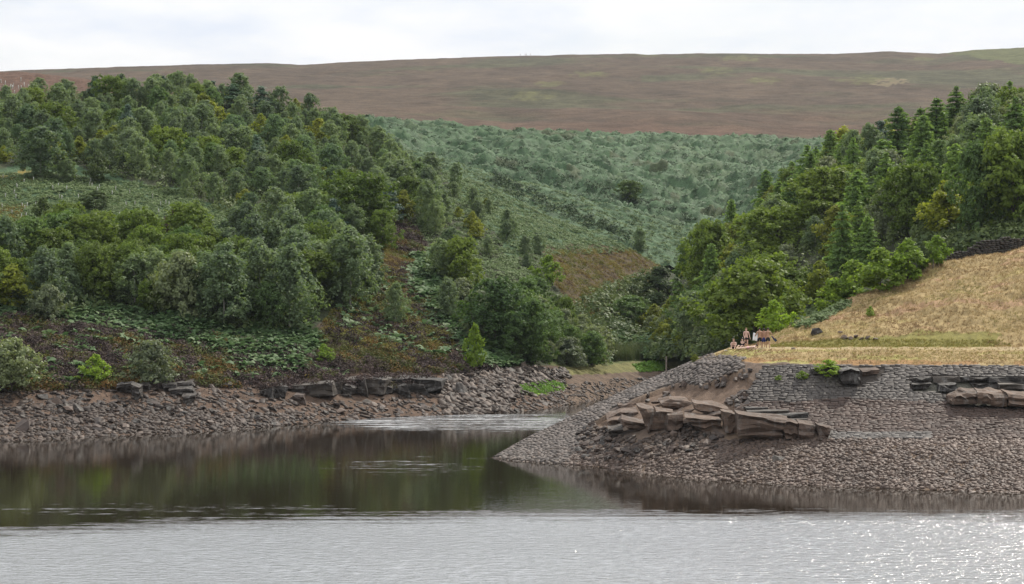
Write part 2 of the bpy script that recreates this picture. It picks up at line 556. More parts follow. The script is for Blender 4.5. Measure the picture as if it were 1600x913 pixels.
BANK.Z += (ridged(wx / 34 + wy / 160, wy / 95, 31, 3) * 5.0 * env + fbm(BANK.X / 12, BANK.Y / 12, 34, 3) * 2.2 * env
           + ridged(BANK.X / 10 + BANK.Y / 30, BANK.Y / 6.0, 35, 4) * 3.0 * env2)
cvK = shade(BRACKEN, [], *BANK.pix())
nz = fbm(BANK.X / 14, BANK.Y / 14, 41, 4)
cvK[nz > 0.33] = (0.056, 0.088, 0.040)
cvK[(nz < -0.42)] = (0.046, 0.062, 0.027)
bank_o = BANK.build('bracken_hillside', M_br, cvK)

# -- the moor
msk = [(-400, 112, 1500), (0, 111, 1500), (150, 106, 1500), (300, 101, 1500), (420, 98.5, 1500), (445, 100, 1500), (465, 101.5, 1500), (490, 101, 1500), (550, 96.5, 1500),
       (640, 92.5, 1500), (780, 88, 1500), (900, 85, 1500), (990, 83.5, 1500), (1010, 85, 1500), (1100, 83, 1500), (1200, 84, 1500), (1300, 84, 1500), (1390, 80, 1500),
       (1465, 84, 1500), (1520, 78, 1460), (1600, 74, 1440), (2000, 72, 1440)]
M0 = line([(-400, 215, 600), (590, 200, 600), (850, 220, 600), (1270, 235, 600), (2000, 235, 600)], 0, -8)
M1 = line([(-400, 190, 655), (590, 191, 650), (700, 197, 650), (800, 211, 650), (850, 208, 650), (1000, 213, 650), (1160, 215, 650), (1270, 222, 650), (2000, 222, 650)], 0, -0.2)
M2 = line([(-400, 160, 880), (590, 160, 880), (1000, 162, 880), (1270, 165, 880), (1600, 160, 880), (2000, 160, 880)])
M3 = line([(-400, 128, 1180), (590, 122, 1180), (1000, 116, 1180), (1400, 116, 1180), (1600, 110, 1180), (2000, 110, 1180)])
M4 = line(msk)
M5 = (M4[0], M4[1] + 350, M4[2] - 14)
MOORS = Sheet([M0, M1, M2, M3, M4, M5], -400, 2000, 620, [12, 60, 60, 60, 14], 0, 2)
em = np.clip((MOORS.t - 1.1) * 3, 0, 1)[:, None] * np.clip((4.0 - MOORS.t) * 2, 0, 1)[:, None]
MOORS.Z += fbm(MOORS.X / 70, MOORS.Y / 110, 51, 5) * 3.4 * em + fbm(MOORS.X / 9, MOORS.Y / 12, 52, 3) * 0.35
PX, PY = MOORS.pix()
cvM = np.broadcast_to(np.array(MOOR), PX.shape + (3,)).copy()
gm = fbm(MOORS.X / 90, MOORS.Y / 60, 53, 5) + 0.35 * np.exp(-((PY - 122) / 14) ** 2) * (PX > 1000)
w = np.clip((gm - 0.10) * 4, 0, 1)[..., None]
cvM = cvM * (1 - w) + np.array((0.050, 0.048, 0.027)) * w
rd = np.clip((PY - 165) / 40, 0, 1)[..., None] * np.clip(0.6 + fbm(MOORS.X / 50, MOORS.Y / 50, 54, 4), 0, 1)[..., None]
cvM = cvM * (1 - rd) + np.array((0.078, 0.047, 0.031)) * rd
cvM = cvM * (1 + 0.34 * fbm(MOORS.X / 26, MOORS.Y / 70, 155, 5) + 0.2 * fbm(MOORS.X / 8, MOORS.Y / 18, 156, 3))[..., None]
q = inpoly(PX + fbm(PX / 15, PY / 3, 55) * 10, PY + fbm(PX / 15, PY / 3 + 9, 56) * 2, [(1365, 124), (1400, 121), (1426, 130), (1385, 136), (1362, 133)])
cvM[q & (fbm(PX / 7, PY / 2, 157, 3) > -0.25)] = (0.115, 0.092, 0.055)
for (ax, ay, rx, ry) in ((920, 117, 16, 4), (830, 150, 22, 5), (860, 132, 14, 3), (1160, 92, 26, 3), (1190, 126, 18, 4), (1115, 110, 16, 4), (1345, 125, 26, 4), (1440, 93, 12, 2), (1010, 86, 10, 2)):
    q = np.clip(1.1 - ((PX - ax) / rx / 1.6) ** 2 - ((PY - ay) / ry / 1.6) ** 2 + fbm(PX / 9, PY / 2.5, 57, 4) * 1.6, 0, 1)[..., None] * 0.7 * (np.hypot((PX - ax) / rx, (PY - ay) / ry) < 2.2)[..., None]
    cvM = cvM * (1 - q) + np.array((0.085, 0.083, 0.034)) * q
q = inpoly(PX + fbm(PX / 15, PY / 6, 58) * 10, PY + fbm(PX / 15, PY / 6, 59) * 3, [(1480, 83), (1530, 70), (2000, 66), (2000, 120), (1580, 100)])
cvM[q] = (0.070, 0.074, 0.031)
M_moor = cover_mat('heather_moor', 0.12, 0.38, 0.8, 0.95, 0.1)
moor_o = MOORS.build('moor', M_moor, cvM)

# -- right wooded hill behind the people
R0 = line([(960, 566, 285), (1040, 558, 258), (1080, 556, 232), (1120, 553, 212), (1180, 546, 200), (1250, 546, 193), (1350, 532, 190), (1450, 484, 190), (1600, 424, 190), (1950, 380, 190)])
R1 = line([(960, 556, 300), (1040, 510, 290), (1100, 485, 268), (1180, 470, 245), (1250, 455, 232), (1350, 430, 222), (1450, 402, 215), (1600, 362, 212), (1950, 300, 210)])
R2 = line([(960, 546, 320), (1040, 480, 310), (1100, 435, 300), (1180, 378, 285), (1250, 345, 272), (1350, 312, 265), (1450, 287, 258), (1600, 244, 255), (1950, 190, 250)])
R3 = line([(960, 540, 340), (1040, 465, 335), (1080, 415, 330), (1130, 385, 328), (1180, 345, 325), (1230, 305, 322), (1270, 268, 320), (1350, 242, 318), (1400, 226, 315), (1500, 200, 312),
           (1600, 178, 310), (1950, 110, 300)])
R4 = (R3[0], R3[1] + 60, R3[2] - 13)
RIGHT = Sheet([R0, R1, R2, R3, R4], 960, 1950, 480, [40, 50, 50, 14], 1, 2)
RIGHT.Z += fbm(RIGHT.X / 9, RIGHT.Y / 9, 61, 5) * 0.8
PX, PY = RIGHT.pix()
cvR = shade(LITTER, [([(960, 600), (1020, 500), (1090, 440), (1100, 480), (1060, 540), (1000, 580)], BRACKEN),
                     ([(1200, 520), (1280, 470), (1330, 470), (1260, 520)], BRACKEN)], PX, PY)
right_hill = RIGHT.build('wooded_slope', M_left, cvR)

# -- peninsula: beach, pitched stone face, grass bank, track and the dry grass hill above
wl_p = [(740, 713), (774, 716), (800, 720), (837, 723), (870, 725), (913, 728), (960, 733), (1010, 739), (1080, 747), (1150, 752), (1250, 758), (1350, 762), (1450, 766), (1600, 770), (1950, 780)]
P_toe = water_line(wl_p, -7, -2.2)
P_sh = water_line(wl_p)
P_b = line([(740, 730.5, 158.0), (774, 715, 157.4), (800, 711, 157), (837, 706, 157), (870, 700, 156.5), (913, 694, 156), (960, 690, 153), (1010, 690, 150), (1080, 692, 148), (1150, 690, 146.5), (1250, 688, 145),
            (1350, 687, 144), (1450, 686, 143.5), (1600, 686, 143), (1950, 690, 142)])
P_m = line([(740, 730.0, 158.4), (774, 714.5, 157.8), (800, 705, 158.4), (837, 691, 159.2), (870, 680, 160), (913, 665, 160.5), (960, 654, 159), (1010, 645, 156.5), (1080, 640, 154), (1150, 640, 151.5), (1250, 640, 149.5),
            (1350, 638, 148.8), (1450, 637, 148.3), (1600, 637, 148), (1950, 640, 147)])
P_t = line([(740, 729.5, 158.8), (774, 714, 158.4), (800, 699, 159.4), (837, 679, 161), (870, 664, 162.5), (913, 642, 164), (957, 621, 165.5), (1001, 600, 167), (1040, 583.5, 168), (1060, 577, 166), (1093, 566, 163), (1150, 566, 158.5),
            (1250, 570, 155), (1350, 572, 154), (1450, 572, 153.3), (1600, 573, 153), (1950, 575, 152)])
P_g = line([(740, 729.0, 159.2), (774, 713.5, 158.8), (800, 698.5, 160), (837, 678.5, 161.5), (870, 663.5, 163), (913, 641.5, 164.4), (957, 620.5, 165.9), (1001, 599.5, 167.5), (1040, 582.5, 168.6), (1060, 575, 168), (1093, 560, 167), (1139, 545, 164),
            (1200, 545, 161), (1350, 546, 159.5), (1600, 547, 158.5), (1950, 549, 157.5)])
P_k = line([(740, 732.0, 161), (774, 716, 160.5), (800, 702, 161.7), (837, 682, 163.2), (870, 667, 164.7), (913, 645, 166.1), (957, 624, 167.6), (1001, 603, 169.2), (1040, 586, 170.4), (1060, 577.5, 170.2), (1093, 561.5, 170.2), (1139, 543.5, 168),
            (1200, 542.5, 166), (1350, 542, 165), (1600, 542, 164), (1950, 542, 163)])
P_h = line([(740, 730, 166), (774, 730, 166), (800, 716, 166.5), (837, 696, 167.5), (870, 682, 168.7), (913, 660, 170.1), (957, 639, 171.6), (1001, 618, 173.2), (1040, 600, 174.4), (1060, 590, 174.2), (1093, 572, 174.2), (1139, 548, 174),
            (1180, 541, 174), (1220, 527, 171.5), (1300, 504, 172.5), (1400, 484, 174), (1500, 464, 174), (1600, 450, 174), (1950, 420, 174)])
P_s = line([(740, 745, 174), (800, 745, 175), (870, 720, 178), (957, 680, 181), (1040, 630, 184), (1093, 592, 184), (1139, 560, 182), (1170, 548, 181), (1200, 524, 178), (1240, 508, 179), (1300, 484, 181),
            (1350, 458, 182), (1400, 433, 184), (1440, 418, 185), (1480, 406, 186), (1540, 397, 187), (1600, 386, 188), (1950, 330, 190)])
P_x = line([(740, 700, 195), (800, 700, 196), (957, 690, 200), (1040, 650, 205), (1093, 600, 208), (1139, 565, 208), (1200, 552, 200), (1300, 520, 198), (1400, 460, 198), (1480, 425, 198), (1600, 400, 200), (1950, 345, 202)], 0, -0.8)
PEN = Sheet([P_toe, P_sh, P_b, P_m, P_t, P_g, P_k, P_h, P_s, P_x], 740, 1950, 900, [4, 50, 40, 50, 16, 14, 40, 40, 16], 0, 2)
PX, PY = PEN.pix()
ep = np.clip((PEN.t - 0.9) * 4, 0, 1)[:, None]
hill = np.clip((PEN.t - 6.1) * 2, 0, 1)[:, None] * np.clip((PX - 1130) / 60, 0, 1)
LEFTPAN = [(760, 730), (774, 712), (870, 655), (1040, 575), (1093, 555), (1160, 556), (1165, 575), (1135, 585), (1095, 603), (1060, 598), (1023, 610), (979, 627), (957, 638), (946, 648), (918, 666), (906, 680), (902, 712), (880, 725)]
RIGHTPAN = [(1193, 571), (1600, 568), (1900, 568), (1900, 694), (1293, 694), (1290, 682), (1262, 668), (1200, 652), (1168, 640), (1176, 628), (1162, 615), (1180, 597)]
smooth_wall = np.where(inpoly(PX, PY, LEFTPAN) | inpoly(PX, PY, RIGHTPAN), 0.15, 1.0)
PEN.Z += ep * (fbm(PEN.X / 1.2, PEN.Y / 1.2, 71, 3) * 0.10 * smooth_wall + hill * (fbm(PEN.X / 4, PEN.Y / 4, 72, 4) * 0.5 + fbm(PEN.X / 1.1, PEN.Y / 0.9, 75, 3) * 0.27))
bk = ((PEN.t > 4.05) & (PEN.t < 5.0))[:, None] & (PX > 1060)
PEN.Z += bk * fbm(PEN.X / 1.5, PEN.Y / 1.0, 73, 3) * 0.12
# ground is lower where the pitching has been washed out
wash = inpoly(PX, PY, [(918, 668), (960, 640), (1023, 612), (1062, 600), (1096, 605), (1135, 588), (1160, 582), (1178, 598), (1164, 614), (1174, 628), (1168, 640), (1100, 650), (1000, 660)])
wash2 = inpoly(PX, PY, [(1424, 591), (1500, 589), (1690, 592), (1690, 640), (1500, 632), (1470, 614), (1426, 612)])
PEN.Z -= (wash | wash2) * 0.35
cvP = np.broadcast_to(np.array((0.130, 0.095, 0.072)), PX.shape + (3,)).copy()
rp = fbm(PEN.X / 3.0, PEN.Y / 3.0, 74, 4)
cvP[rp > 0.15] = (0.145, 0.103, 0.073)
cvP[rp < -0.3] = (0.100, 0.078, 0.066)
cvP[smooth_wall < 1] = (0.050, 0.042, 0.036)
cvP[wash] = (0.125, 0.086, 0.062)
cvP[wash2] = (0.110, 0.105, 0.085)
grassy = (PEN.t[:, None] + fbm(PEN.X / 1.0, PEN.Y / 1.0, 76, 3) * 0.10 > 4.06) & (PX > 1078)
cvP[grassy] = DRY
gp = fbm(PEN.X / 5, PEN.Y / 2.2, 77, 4)
cvP[grassy & (gp > 0.22) & (PEN.t < 5.0)[:, None]] = (0.27, 0.24, 0.085)
low = ((PEN.t > 4.0) & (PEN.t < 4.35))[:, None] & grassy & (rp > -0.1)
cvP[low] = (0.26, 0.155, 0.070)
trk = ((PEN.t > 5.05) & (PEN.t < 5.75))[:, None] & grassy & (PX > 1139)
cvP[trk] = (0.30, 0.232, 0.130)
tj = PEN.t[:, None] + fbm(PEN.X / 3, PEN.Y / 2, 79, 3) * 0.16
ver = (tj >= 5.8) & (tj < 6.30) & grassy & (PX > 1205) & (PX < 1560 + 60 * rp)
cvP[ver] = (0.185, 0.165, 0.050)
hl = (PEN.t >= 6.42)[:, None] & grassy
cvP[hl & (gp > 0.35)] = (0.30, 0.235, 0.10)
cvP[hl & (gp < -0.38)] = (0.31, 0.20, 0.115)
M_pen = cover_mat('bank_cover', 2.0, 0.28, 0.12)
pen_o = PEN.build('peninsula_bank', M_pen, cvP)

# -- reservoir bed and land beyond: one sheet to the horizon under everything
def base_sheet():
    xs = np.concatenate([np.linspace(-2600, -400, 14), np.linspace(-350, 350, 15), np.linspace(400, 2600, 14)])
    ys = np.concatenate([np.linspace(-500, 500, 22), np.linspace(600, 3400, 18)])
    X, Y = np.meshgrid(xs, ys)
    Z = np.full(X.shape, -4.0)
    V = np.stack([X, Y, Z], -1).reshape(-1, 3)
    idx = np.arange(X.size).reshape(X.shape)
    F = np.stack([idx[:-1, :-1], idx[:-1, 1:], idx[1:, 1:], idx[1:, :-1]], -1).reshape(-1, 4)
    return mesh_np('ground', V, F, {'cover': np.broadcast_to(np.array((0.10, 0.085, 0.06)), (len(V), 3))})
tag(obj('ground', base_sheet(), M_moor), kind='structure')

SHEETS = [LEFT, SPUR, BANK, MOORS, RIGHT, PEN]
BV = {id(s): s.bvh() for s in SHEETS}

def ray(px, py, only=None):
    """first ground met along the line of sight of a photograph pixel"""
    d = Vector(((px - 800) / FPX, 1.0, -(py - HORY) / FPX)).normalized()
    best = None
    for s in (only or SHEETS):
        h = BV[id(s)].ray_cast(Vector((0, 0, HCAM)), d)
        if h[0] is not None and (best is None or h[3] < best[1]):
            best = (h[0], h[3], h[1])
    return None if best is None else (best[0], best[2])

def ground(x, y, only=None):
    best = None
    for s in (only or SHEETS):
        h = BV[id(s)].ray_cast(Vector((x, y, 500)), Vector((0, 0, -1)))
        if h[0] is not None and (best is None or h[0].z > best[0].z):
            best = (h[0], h[1])
    return best

def sample_sheet(s, n, poly=None, trange=None, urange=None, rng=RNG, ragged=0):
    """n random points spread evenly over a sheet's area, inside a region of it; returns points and normals"""
    V = s.verts(); F = s.faces()
    a, b, c = V[F[:, 0]], V[F[:, 1]], V[F[:, 3]]
    cen = (V[F[:, 0]] + V[F[:, 2]]) / 2
    ar = np.linalg.norm(np.cross(b - a, c - a), axis=1)
    ok = np.ones(len(F), bool)
    if poly is not None:
        px, py = w2p(cen[:, 0], cen[:, 1], cen[:, 2])
        if ragged:
            px = px + fbm(px / 40, py / 25, 91) * ragged
            py = py + fbm(px / 40 + 33, py / 25, 92) * ragged * 0.6
        ok &= inpoly(px, py, poly)
    if trange is not None:
        tt = np.repeat((s.t[:-1] + s.t[1:]) / 2, s.nu - 1)
        ok &= (tt >= trange[0]) & (tt <= trange[1])
    if urange is not None:
        uu = np.tile((s.u[:-1] + s.u[1:]) / 2, s.nv - 1)
        ok &= (uu >= urange[0]) & (uu <= urange[1])
    ids = np.where(ok)[0]
    if len(ids) == 0: return np.zeros((0, 3)), np.zeros((0, 3))
    pr = ar[ids] / ar[ids].sum()
    pick = rng.choice(ids, n, p=pr)
    r1, r2 = rng.random((n, 1)), rng.random((n, 1))
    A, B, C, D = V[F[pick, 0]], V[F[pick, 1]], V[F[pick, 2]], V[F[pick, 3]]
    P = A * (1 - r1) * (1 - r2) + B * r1 * (1 - r2) + C * r1 * r2 + D * (1 - r1) * r2
    N = np.cross(B - A, D - A)
    N /= np.linalg.norm(N, axis=1, keepdims=True) + 1e-9
    return P, N

# ------------------------------------------------------------------ water
def water():
    m, n, l, p = newmat('reservoir_water')
    nt = m.node_tree
    p.inputs["Roughness"].default_value = 0.02
    p.inputs['Specular IOR Level'].default_value = 0.5
    geo = nt.nodes.new('ShaderNodeNewGeometry')
    pos = geo.outputs['Position']
    # where the wind reaches the surface: a broad ruffled area towards the dam, and two cat's paws further up
    sep = nt.nodes.new('ShaderNodeSeparateXYZ')
    l.new(pos, sep.inputs[0])
    def math_(op, a, b=None, c=None, clamp=False):
        q = nt.nodes.new('ShaderNodeMath'); q.operation = op; q.use_clamp = clamp
        for s_, v in zip(q.inputs, (a, b, c)):
            if v is None: continue
            if isinstance(v, (int, float)): s_.default_value = v
            else: l.new(v, s_)
        return q.outputs[0]
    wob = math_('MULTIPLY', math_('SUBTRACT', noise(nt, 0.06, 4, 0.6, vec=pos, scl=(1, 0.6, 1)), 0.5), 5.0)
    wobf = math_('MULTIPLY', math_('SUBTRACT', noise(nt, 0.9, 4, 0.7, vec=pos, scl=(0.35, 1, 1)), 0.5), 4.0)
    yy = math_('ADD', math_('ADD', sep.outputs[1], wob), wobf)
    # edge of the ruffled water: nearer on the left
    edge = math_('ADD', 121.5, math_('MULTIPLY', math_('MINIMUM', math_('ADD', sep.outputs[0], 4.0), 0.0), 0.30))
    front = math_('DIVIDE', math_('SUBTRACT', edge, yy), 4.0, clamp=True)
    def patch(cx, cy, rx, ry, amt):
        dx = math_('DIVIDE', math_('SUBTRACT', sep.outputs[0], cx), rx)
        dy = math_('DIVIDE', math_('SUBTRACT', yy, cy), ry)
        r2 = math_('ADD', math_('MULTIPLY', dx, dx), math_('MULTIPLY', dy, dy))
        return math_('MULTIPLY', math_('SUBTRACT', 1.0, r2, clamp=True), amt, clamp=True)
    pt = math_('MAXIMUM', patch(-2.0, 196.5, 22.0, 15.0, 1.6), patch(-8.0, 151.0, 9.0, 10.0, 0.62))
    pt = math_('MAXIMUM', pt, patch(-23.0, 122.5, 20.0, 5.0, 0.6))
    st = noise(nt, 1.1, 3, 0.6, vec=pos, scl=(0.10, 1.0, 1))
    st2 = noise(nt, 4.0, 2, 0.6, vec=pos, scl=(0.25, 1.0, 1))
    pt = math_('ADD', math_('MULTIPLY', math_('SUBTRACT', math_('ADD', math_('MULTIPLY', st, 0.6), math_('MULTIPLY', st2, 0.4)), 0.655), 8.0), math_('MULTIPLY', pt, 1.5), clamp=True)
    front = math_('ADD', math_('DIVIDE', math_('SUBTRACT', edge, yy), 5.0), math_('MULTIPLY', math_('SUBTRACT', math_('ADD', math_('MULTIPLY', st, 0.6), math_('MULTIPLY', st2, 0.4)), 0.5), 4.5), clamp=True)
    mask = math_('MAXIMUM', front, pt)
    # sky sheen painted onto ruffled water: pale base, part metal, raised IOR; calm stays dark
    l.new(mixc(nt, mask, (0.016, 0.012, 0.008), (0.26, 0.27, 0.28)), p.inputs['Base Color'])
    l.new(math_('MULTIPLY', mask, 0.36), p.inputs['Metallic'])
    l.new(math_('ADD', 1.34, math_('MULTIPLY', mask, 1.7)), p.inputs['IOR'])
    r1 = noise(nt, 2.1, 3, 0.55, vec=pos, scl=(0.55, 1.0, 1))
    r2 = noise(nt, 6.5, 3, 0.55, vec=pos, scl=(0.6, 1.0, 1))
    c1 = noise(nt, 0.55, 2, 0.5, vec=pos, scl=(0.5, 1.0, 1))
    hgt = math_('ADD', math_('MULTIPLY', math_('ADD', math_('MULTIPLY', r1, 1.0), math_('MULTIPLY', r2, 0.42)), math_('ADD', math_('MULTIPLY', mask, RUFFLE), CALM)),
                math_('MULTIPLY', c1, 0.004))
    b = nt.nodes.new('ShaderNodeBump')
    b.inputs['Strength'].default_value = 1.0
    b.inputs['Distance'].default_value = 1.0
    l.new(hgt, b.inputs['Height'])
    l.new(b.outputs['Normal'], p.inputs['Normal'])
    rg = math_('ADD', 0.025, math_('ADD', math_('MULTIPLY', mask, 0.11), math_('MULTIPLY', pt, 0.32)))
    l.new(rg, p.inputs['Roughness'])
    xs = np.concatenate([np.linspace(-260, -50, 22)[:-1], np.arange(-48, 48, 0.2), np.linspace(50, 260, 22)])
    ys = np.concatenate([np.linspace(-60, 84, 16), np.arange(85, 134, 0.15), np.arange(134, 250, 1.0), np.linspace(251, 300, 6)])
    X, Y = np.meshgrid(xs, ys)
    # wavelets raised by the wind in the ruffled area: short crested, running roughly towards the dam
    wb = fbm(X * 0.03, Y * 0.05, 201, 4) * 2.5 + fbm(X * 0.3, Y * 0.8, 202, 3) * 1.6
    edge_y = 121.5 + np.minimum(X + 4.0, 0) * 0.30
    mk = np.clip((edge_y - Y - wb) / 4.0, 0, 1) * np.clip((X + 49) / 3, 0, 1) * np.clip((49 - X) / 3, 0, 1) * np.clip((Y - 84) / 3, 0, 1)
    H = np.zeros_like(X)
    rw = np.random.default_rng(8)
    for k in range(16):
        lam = rw.uniform(0.42, 1.2)
        th = math.radians(-90 + rw.normal(0, 32))
        q = 2 * math.pi / lam
        ph = q * (X * math.cos(th) + Y * math.sin(th)) + rw.uniform(0, 6.28) + 2.5 * fbm(X / 3, Y / 3, 210 + k, 2)
        H += np.sin(ph) * lam * 0.011
    H += fbm(X * 2.3, Y * 2.6, 205, 2) * 0.045
    gust = 0.55 + 0.9 * np.clip(fbm(X * 0.05, Y * 0.09, 207, 3) + 0.5, 0, 1)
    V = np.stack([X, Y, H * mk * gust * WAVE], -1).reshape(-1, 3)
    idx = np.arange(X.size).reshape(X.shape)
    F = np.stack([idx[:-1, :-1], idx[:-1, 1:], idx[1:, 1:], idx[1:, :-1]], -1).reshape(-1, 4)
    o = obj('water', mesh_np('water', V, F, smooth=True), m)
    return tag(o, kind='structure')
RUFFLE, CALM, WAVE = 0.15, 0.004, 0.22
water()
# ------------------------------------------------------------------ plants: building blocks
def tube(pts, rad, sides=6):
    pts = np.array(pts, float); n = len(pts)
    V, F = [], []
    for i in range(n):
        d = pts[min(i + 1, n - 1)] - pts[max(i - 1, 0)]
        d /= np.linalg.norm(d) + 1e-9
        a = np.cross(d, (0.3, 0.9, 0.1)); a /= np.linalg.norm(a) + 1e-9
        b = np.cross(d, a)
        for k in range(sides):
            t = 2 * math.pi * k / sides
            V.append(pts[i] + (a * math.cos(t) + b * math.sin(t)) * rad[i])
    for i in range(n - 1):
        for k in range(sides):
            k2 = (k + 1) % sides
            F.append((i * sides + k, i * sides + k2, (i + 1) * sides + k2, (i + 1) * sides + k))
    return np.array(V), np.array(F)

def join(parts):
    V, F, off = [], [], 0
    for v, f in parts:
        V.append(v); F.append(f + off); off += len(v)
    return np.concatenate(V), np.concatenate(F)

def leaves(C, N, size, rng, aspect=1.35):
    """one bent four-cornered leaf cluster per point C with normal N"""
    n = len(C)
    N = N / (np.linalg.norm(N, axis=1, keepdims=True) + 1e-9)
    r = rng.normal(size=(n, 3))
    A = np.cross(N, r); A /= np.linalg.norm(A, axis=1, keepdims=True) + 1e-9
    B = np.cross(N, A)
    s = (size * rng.uniform(0.65, 1.35, n))[:, None]
    k = rng.uniform(0.05, 0.3, n)[:, None]
    V = np.stack([C - A * s * aspect * 0.5, C + B * s * 0.5 - A * s * 0.1 - N * s * k, C + A * s * aspect * 0.5 - N * s * k * 0.6, C - B * s * 0.5 - A * s * 0.05 - N * s * k], 1)
    F = np.arange(n * 4).reshape(n, 4)
    return V.reshape(-1, 3), F, np.repeat(rng.random(n), 4)

def sphere_pts(n, rng):
    v = rng.normal(size=(n, 3))
    return v / np.linalg.norm(v, axis=1, keepdims=True)

def clump_crown(rng, h0, h1, width, prof, nclump, per, leaf, clump_r, flat=0.7, droop=0.0, fill=0.35):
    """foliage as clumps gathered near the surface of an uneven envelope, leaving gaps between them"""
    C, N = [], []
    ph = rng.uniform(0, 6.28, 4)
    for i in range(nclump):
        t = rng.random() ** 0.85
        a = rng.uniform(0, 2 * math.pi)
        lump = 1 + 0.25 * math.sin(2 * a + ph[0] + 3 * t) + 0.17 * math.sin(5 * a + ph[1] - 5 * t) + 0.13 * math.sin(9 * t + ph[2] + 2 * a)
        r = width / 2 * prof(t) * lump * (1 if rng.random() > fill else rng.uniform(0.2, 0.9))
        r *= rng.uniform(0.66, 1.16)
        c = np.array((r * math.cos(a), r * math.sin(a), h0 + (h1 - h0) * (t + rng.normal() * 0.035)))
        cr = clump_r * rng.uniform(0.6, 1.35)
        m = max(6, int(per * (cr / clump_r) ** 2 * rng.uniform(0.7, 1.2)))
        d = sphere_pts(m, rng)
        d[:, 2] = np.where(d[:, 2] < -0.35, -d[:, 2], d[:, 2])
        off = d * cr * rng.uniform(0.25, 1.15, (m, 1)) * np.array((1, 1, flat))
        if droop: off[:, 2] -= droop * rng.random(m) ** 2 * cr * 2.2
        C.append(c + off)
        out = np.array((math.cos(a), math.sin(a), 0.5))
        N.append(d * 0.8 + out * 0.5 + rng.normal(size=(m, 3)) * 0.6 + np.array((0, 0, 0.25)))
    C = np.concatenate(C); N = np.concatenate(N)
    return leaves(C, N, leaf, rng)

def limbs(rng, h, r0, spread, n, start=0.3, wob=0.15, lean=0.0, top=0.85):
    parts = []
    m = 6
    pts = [(wob * rng.normal() * i / m + lean * i / m, wob * rng.normal() * i / m, h * top * i / m) for i in range(m + 1)]
    pts[0] = (0, 0, -0.4)
    parts.append(tube(pts, [r0 * (1.25 if i == 0 else 1 - 0.85 * i / m) for i in range(m + 1)]))
    for k in range(n):
        t = rng.uniform(start, 0.75)
        i = int(t * m)
        p = np.array(pts[max(1, i)])
        a = rng.uniform(0, 6.28); L = spread * rng.uniform(0.5, 1.0) * (1.1 - t * 0.5)
        e = p + np.array((math.cos(a) * L, math.sin(a) * L, L * rng.uniform(0.5, 1.0)))
        q = (p + e) / 2 + rng.normal(size=3) * 0.12 * L
        rr = r0 * (1 - 0.8 * t) * 0.6
        parts.append(tube([p, q, e], [rr, rr * 0.6, rr * 0.2], 5))
    return join(parts)

def conifer(rng, h, width, whorls, leaf, dense=1.0, airy=False, tip=0.03):
    """whorls of drooping boughs on a straight stem"""
    C, N = [], []
    parts = [tube([(0, 0, -0.4), (0.03, 0, h * 0.4), (0, 0.02, h * 0.99)], [0.17, 0.11, 0.02])]
    for wv in range(whorls):
        t = (wv + rng.uniform(-0.6, 0.6)) / whorls
        t = min(max(t, 0.0), 0.99)
        z = h * (0.10 + 0.88 * t)
        R = width / 2 * ((1 - t) ** 0.7 + tip) * rng.uniform(0.6, 1.15)
        nb = int(rng.integers(5, 8))
        a0 = rng.uniform(0, 6.28)
        for b in range(nb):
            a = a0 + 6.28 * b / nb + rng.uniform(-0.25, 0.25)
            L = R * rng.uniform(0.7, 1.1)
            m = max(4, int(L * 9 * dense))
            s = np.linspace(0.15, 1, m)
            ln = s[:, None] * L
            up = (0.16 * s - 0.30 * s * s) * L
            P = np.concatenate([np.cos(a) * ln, np.sin(a) * ln, (z + up)[:, None]], 1)
            side = np.array((-math.sin(a), math.cos(a), 0))
            P = P + side * (rng.uniform(-0.28, 0.28, m) * L * (1 - s * 0.6))[:, None] + rng.normal(size=(m, 3)) * 0.06
            C.append(P)
            N.append(np.array((0, 0, 0.45)) + rng.normal(size=(m, 3)) * 0.8 + np.array((math.cos(a), math.sin(a), 0)) * 0.4)
            if rng.random() < 0.4:
                parts.append(tube([(0, 0, z), (math.cos(a) * L * 0.8, math.sin(a) * L * 0.8, z + (0.16 * 0.8 - 0.3 * 0.64) * L)], [0.03, 0.008], 4))
    C = np.concatenate(C); N = np.concatenate(N)
    V, F, t = leaves(C, N, leaf, rng, 1.8)
    return (V, F, t), join(parts)

egg = lambda t: max(0.0, math.sin(math.pi * min(1, (t * 0.92 + 0.10)) ** 0.80)) ** 0.75
dome = lambda t: math.sqrt(max(0.0, 1 - max(0, t * 1.0 - 0.12) ** 2.1)) * (0.72 + 0.28 * min(1, t * 4))
bushp = lambda t: math.sqrt(max(0.02, 1 - (t * 0.98) ** 2))
oval = lambda t: max(0.0, math.sin(math.pi * min(1, t * 0.84 + 0.13))) ** 0.6
spire = lambda t: max(0.05, (1 - t) ** 0.75) * min(1, 0.55 + t * 4)

